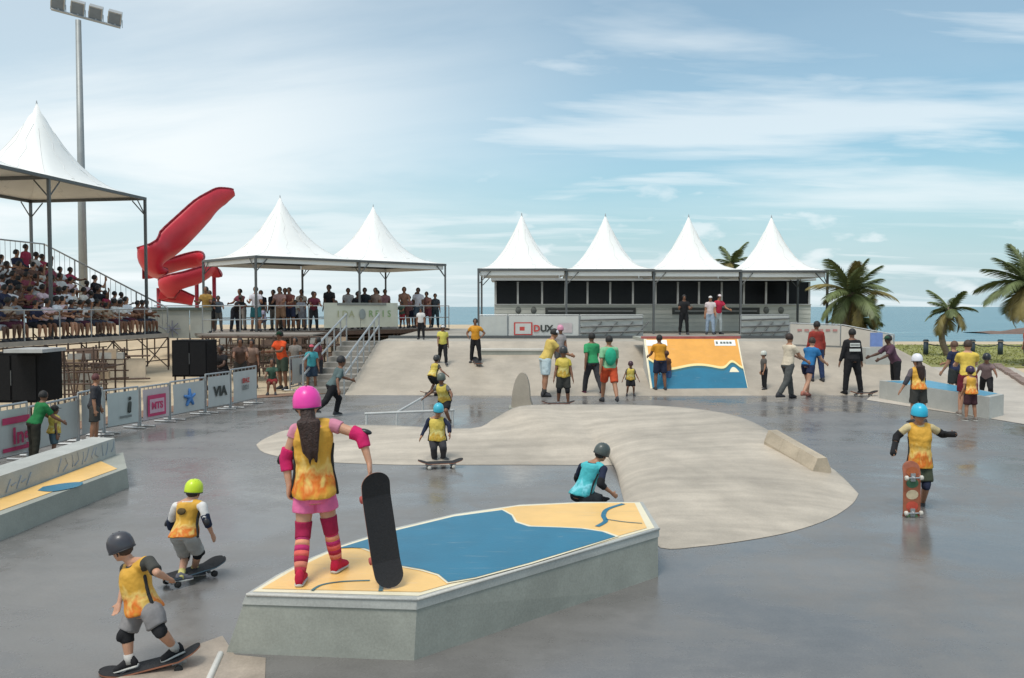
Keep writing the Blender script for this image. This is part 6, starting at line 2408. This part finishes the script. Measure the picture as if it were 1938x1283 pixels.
# ---------------------------------------------------------------- people behind the barrier line
GB = 'people behind the barrier line'
SIT = dict(lean=14, la=(35, 10, 45), ra=(35, 10, 45), ll=(80, 10, 80), rl=(80, 10, 80))
std(402, 735, 668, 170, 'person in dark shirt sitting right of the raised loudspeaker', SIT, H=1.6, depth=23.5, z=.12, top=(.03, .03, .03), bottom=(.35, .33, .3), skin_i=3, group=GB)
std(424, 735, 675, 160, 'person in black sitting behind the VIA banner', SIT, H=1.5, depth=23.2, z=.08, top=BLK, bottom=BLK, skin_i=3, group=GB)
std(455, 735, 660, 200, 'person in brown shirt leaning behind the lettered banner', dict(lean=25, la=(50, 10, 30), ra=(50, 10, 30)), H=1.5, depth=23.6, z=0, top=(.12, .075, .06), bottom=(.05, .045, .04), skin_i=2, group=GB)
std(478, 740, 668, 190, 'person in tan top beside the lettered banner', dict(lean=15), H=1.4, depth=24.4, z=0, top=(.26, .17, .13), bottom=(.08, .05, .04), skin_i=2, group=GB)
std(535, 748, 640, 150, 'person in bright red-orange shirt and dark green cap behind the barriers', dict(lean=10, la=(40, 12, 50, 20), ra=(30, 12, 60, 20)), H=1.66, depth=23.8, z=0, top=(.66, .08, .02), bottom=(.05, .07, .05), skin_i=2, hat='cap', hatcol=(.01, .04, .02), group=GB)
std(516, 752, 700, 190, 'child in dark green shirt crouched before the red-orange shirt', SIT, H=1.2, depth=22.6, z=0, kid=True, top=(.05, .10, .07), bottom=(.25, .03, .03), skin_i=2, group=GB)
std(590, 748, 664, 200, 'person in turquoise top with pink cap at the stair foot', H=1.30, depth=23.4, z=0, top=(.06, .30, .33), bottom=(.03, .05, .08), skin_i=2, hat='cap', hatcol=(.60, .12, .16), group=GB)
std(604, 742, 655, 130, 'person in dark red shirt behind the turquoise top', H=1.45, depth=24.6, z=0, top=(.13, .04, .05), bottom=(.04, .04, .05), legs='trousers', skin_i=3, group=GB)
std(560, 738, 660, 175, 'person in grey striped shirt between red-orange and turquoise shirts', H=1.42, depth=25.2, z=0, top=(.22, .2, .18), bottom=(.05, .04, .05), skin_i=2, group=GB)

# ---------------------------------------------------------------- resolve grown meshes in one pass
SEATED = []
rs_ = random.Random(21)
HD = math.degrees(math.atan2(BN.y, BN.x)) - 90
poses = [dict(SIT), dict(SIT, lean=24, la=(55, 6, 40, 20), ra=(50, 8, 45, 20)), dict(SIT, lean=5, la=(10, 20, 70, 40), ra=(20, 12, 60, 20)), dict(SIT, la=(70, 10, 95), ra=(40, 10, 40), lean=10),
         dict(SIT, lean=16, la=(30, 10, 80, 30), ra=(35, 15, 100, 10)), dict(STAND, lean=8)]
spots = []
for r_ in range(ROWS - 1):
    u_ = .45 + .28 * r_ + rs_.uniform(0, .2)
    n_ = 0
    while u_ < 10.5:
        p_ = bl(u_, RUN * (r_ + .70), ZB0 + r_ * RISE)
        if 969 + FPX * p_.x / p_.y > -25 and rs_.random() < (.92 if r_ < 4 else .8 if r_ == 4 else .7):
            n_ += 1
            spots.append((r_, n_, u_, p_))
        u_ += rs_.uniform(.37, .47)
CLR = [('white', (.78, .76, .78)), ('white', (.80, .78, .78)), ('white', (.76, .76, .78)), ('white', (.8, .79, .76)), ('cream', (.74, .68, .60)), ('pale pink', (.72, .54, .57)), ('maroon', (.28, .07, .10)), ('grey', (.24, .24, .25)), ('navy', (.03, .035, .07)), ('black', (.02, .02, .022)), ('lilac', (.46, .40, .52)),
       ('crimson', (.42, .05, .10)), ('beige', (.42, .33, .25)), ('dark green', (.05, .09, .07)), ('white', (.66, .64, .62)), ('dusty rose', (.46, .22, .25)), ('brown', (.16, .09, .07))]
ORD = ['first', 'second', 'third', 'fourth', 'fifth', 'sixth', 'seventh', 'eighth', 'ninth', 'tenth', 'eleventh', 'twelfth', 'thirteenth', 'fourteenth', 'fifteenth', 'sixteenth', 'seventeenth', 'eighteenth', 'nineteenth', 'twentieth', 'twenty-first', 'twenty-second', 'twenty-third', 'twenty-fourth', 'twenty-fifth']
RW = ['front', 'second', 'third', 'fourth', 'back', 'top']
GS = 'spectators on the bleacher'
protos = {}
copies = []
for i, (r_, n_, u_, p_) in enumerate(spots):
    cn, cc = CLR[rs_.randrange(len(CLR))]
    lb = '%s-shirted spectator in the %s bleacher row, %s from the far end' % (cn, RW[r_], ORD[n_ - 1])
    k = rs_.randrange(5) if rs_.random() < .9 or r_ < 5 else 5
    if r_ == ROWS - 2 and rs_.random() < .08:
        k = 5
    if k not in protos:
        H2 = 1.55
        J_ = place(fk(H2, **poses[k]), p_, HD)
        rt_ = person(J_, H2, lb, top=cc, bottom=(.05, .055, .08), skin_i=2, vox=.028, face=False, root_loc=p_, group=GS, sleeve=.7)
        protos[k] = rt_
    else:
        copies.append((k, p_, lb, cc, rs_.uniform(.9, 1.08), rs_.uniform(-.35, .35), rs_.choice([0, 1, 1, 2, 2, 3]), rs_.choice([(.05, .055, .08), (.02, .02, .022), (.30, .30, .32), (.10, .03, .05)])))

bpy.context.view_layer.update()
dg = bpy.context.evaluated_depsgraph_get()
newm = []
for o in REM:
    newm.append(bpy.data.meshes.new_from_object(o.evaluated_get(dg), depsgraph=dg))
from mathutils import noise as mnoise
FOLD = ('shirt', 'bib_vest', 'shorts', 'trousers')
for o, me in zip(REM, newm):
    if o.name.split('.')[0] in FOLD and len(me.vertices) > 900:
        vn = [v_.normal.copy() for v_ in me.vertices]
        amp = .011 if o.name.startswith('bib') else .008
        for v_, n_ in zip(me.vertices, vn):
            c_ = v_.co
            f_ = mnoise.noise(V((c_.x * 13 + o.parent.location.x * 3, c_.y * 13, c_.z * 5))) + .6 * mnoise.noise(V((c_.x * 9, c_.y * 9 + 4, c_.z * 17)))
            v_.co = c_ + n_ * (amp * f_)
    old = o.data
    o.modifiers.clear()
    o.data = me
    me.name = o.name
    for p in me.polygons:
        p.use_smooth = True
    bpy.data.meshes.remove(old)
# lettering becomes mesh
for o in [x for x in scene.objects if x.type == 'FONT']:
    me = bpy.data.meshes.new_from_object(o.evaluated_get(dg), depsgraph=dg)
    n2 = bpy.data.objects.new('lettering', me)
    col.objects.link(n2)
    n2.parent = o.parent
    n2.matrix_local = o.matrix_local.copy()
    bpy.data.objects.remove(o)

for (k, p_, lb, cc, sc_, rz, si, bc_) in copies:
    src = protos[k]
    c = src.copy()
    col.objects.link(c)
    c.location = p_
    c.rotation_euler = (0, 0, rz)
    c.scale = (sc_, sc_, sc_)
    c['label'] = lb
    for ch in src.children:
        d = ch.copy()
        col.objects.link(d)
        d.parent = c
        mm = {'body': skin(si), 'shirt': cloth(cc), 'shorts': cloth(bc_)}.get(ch.name.split('.')[0])
        if mm is not None:
            d.material_slots[0].link = 'OBJECT'
            d.material_slots[0].material = mm
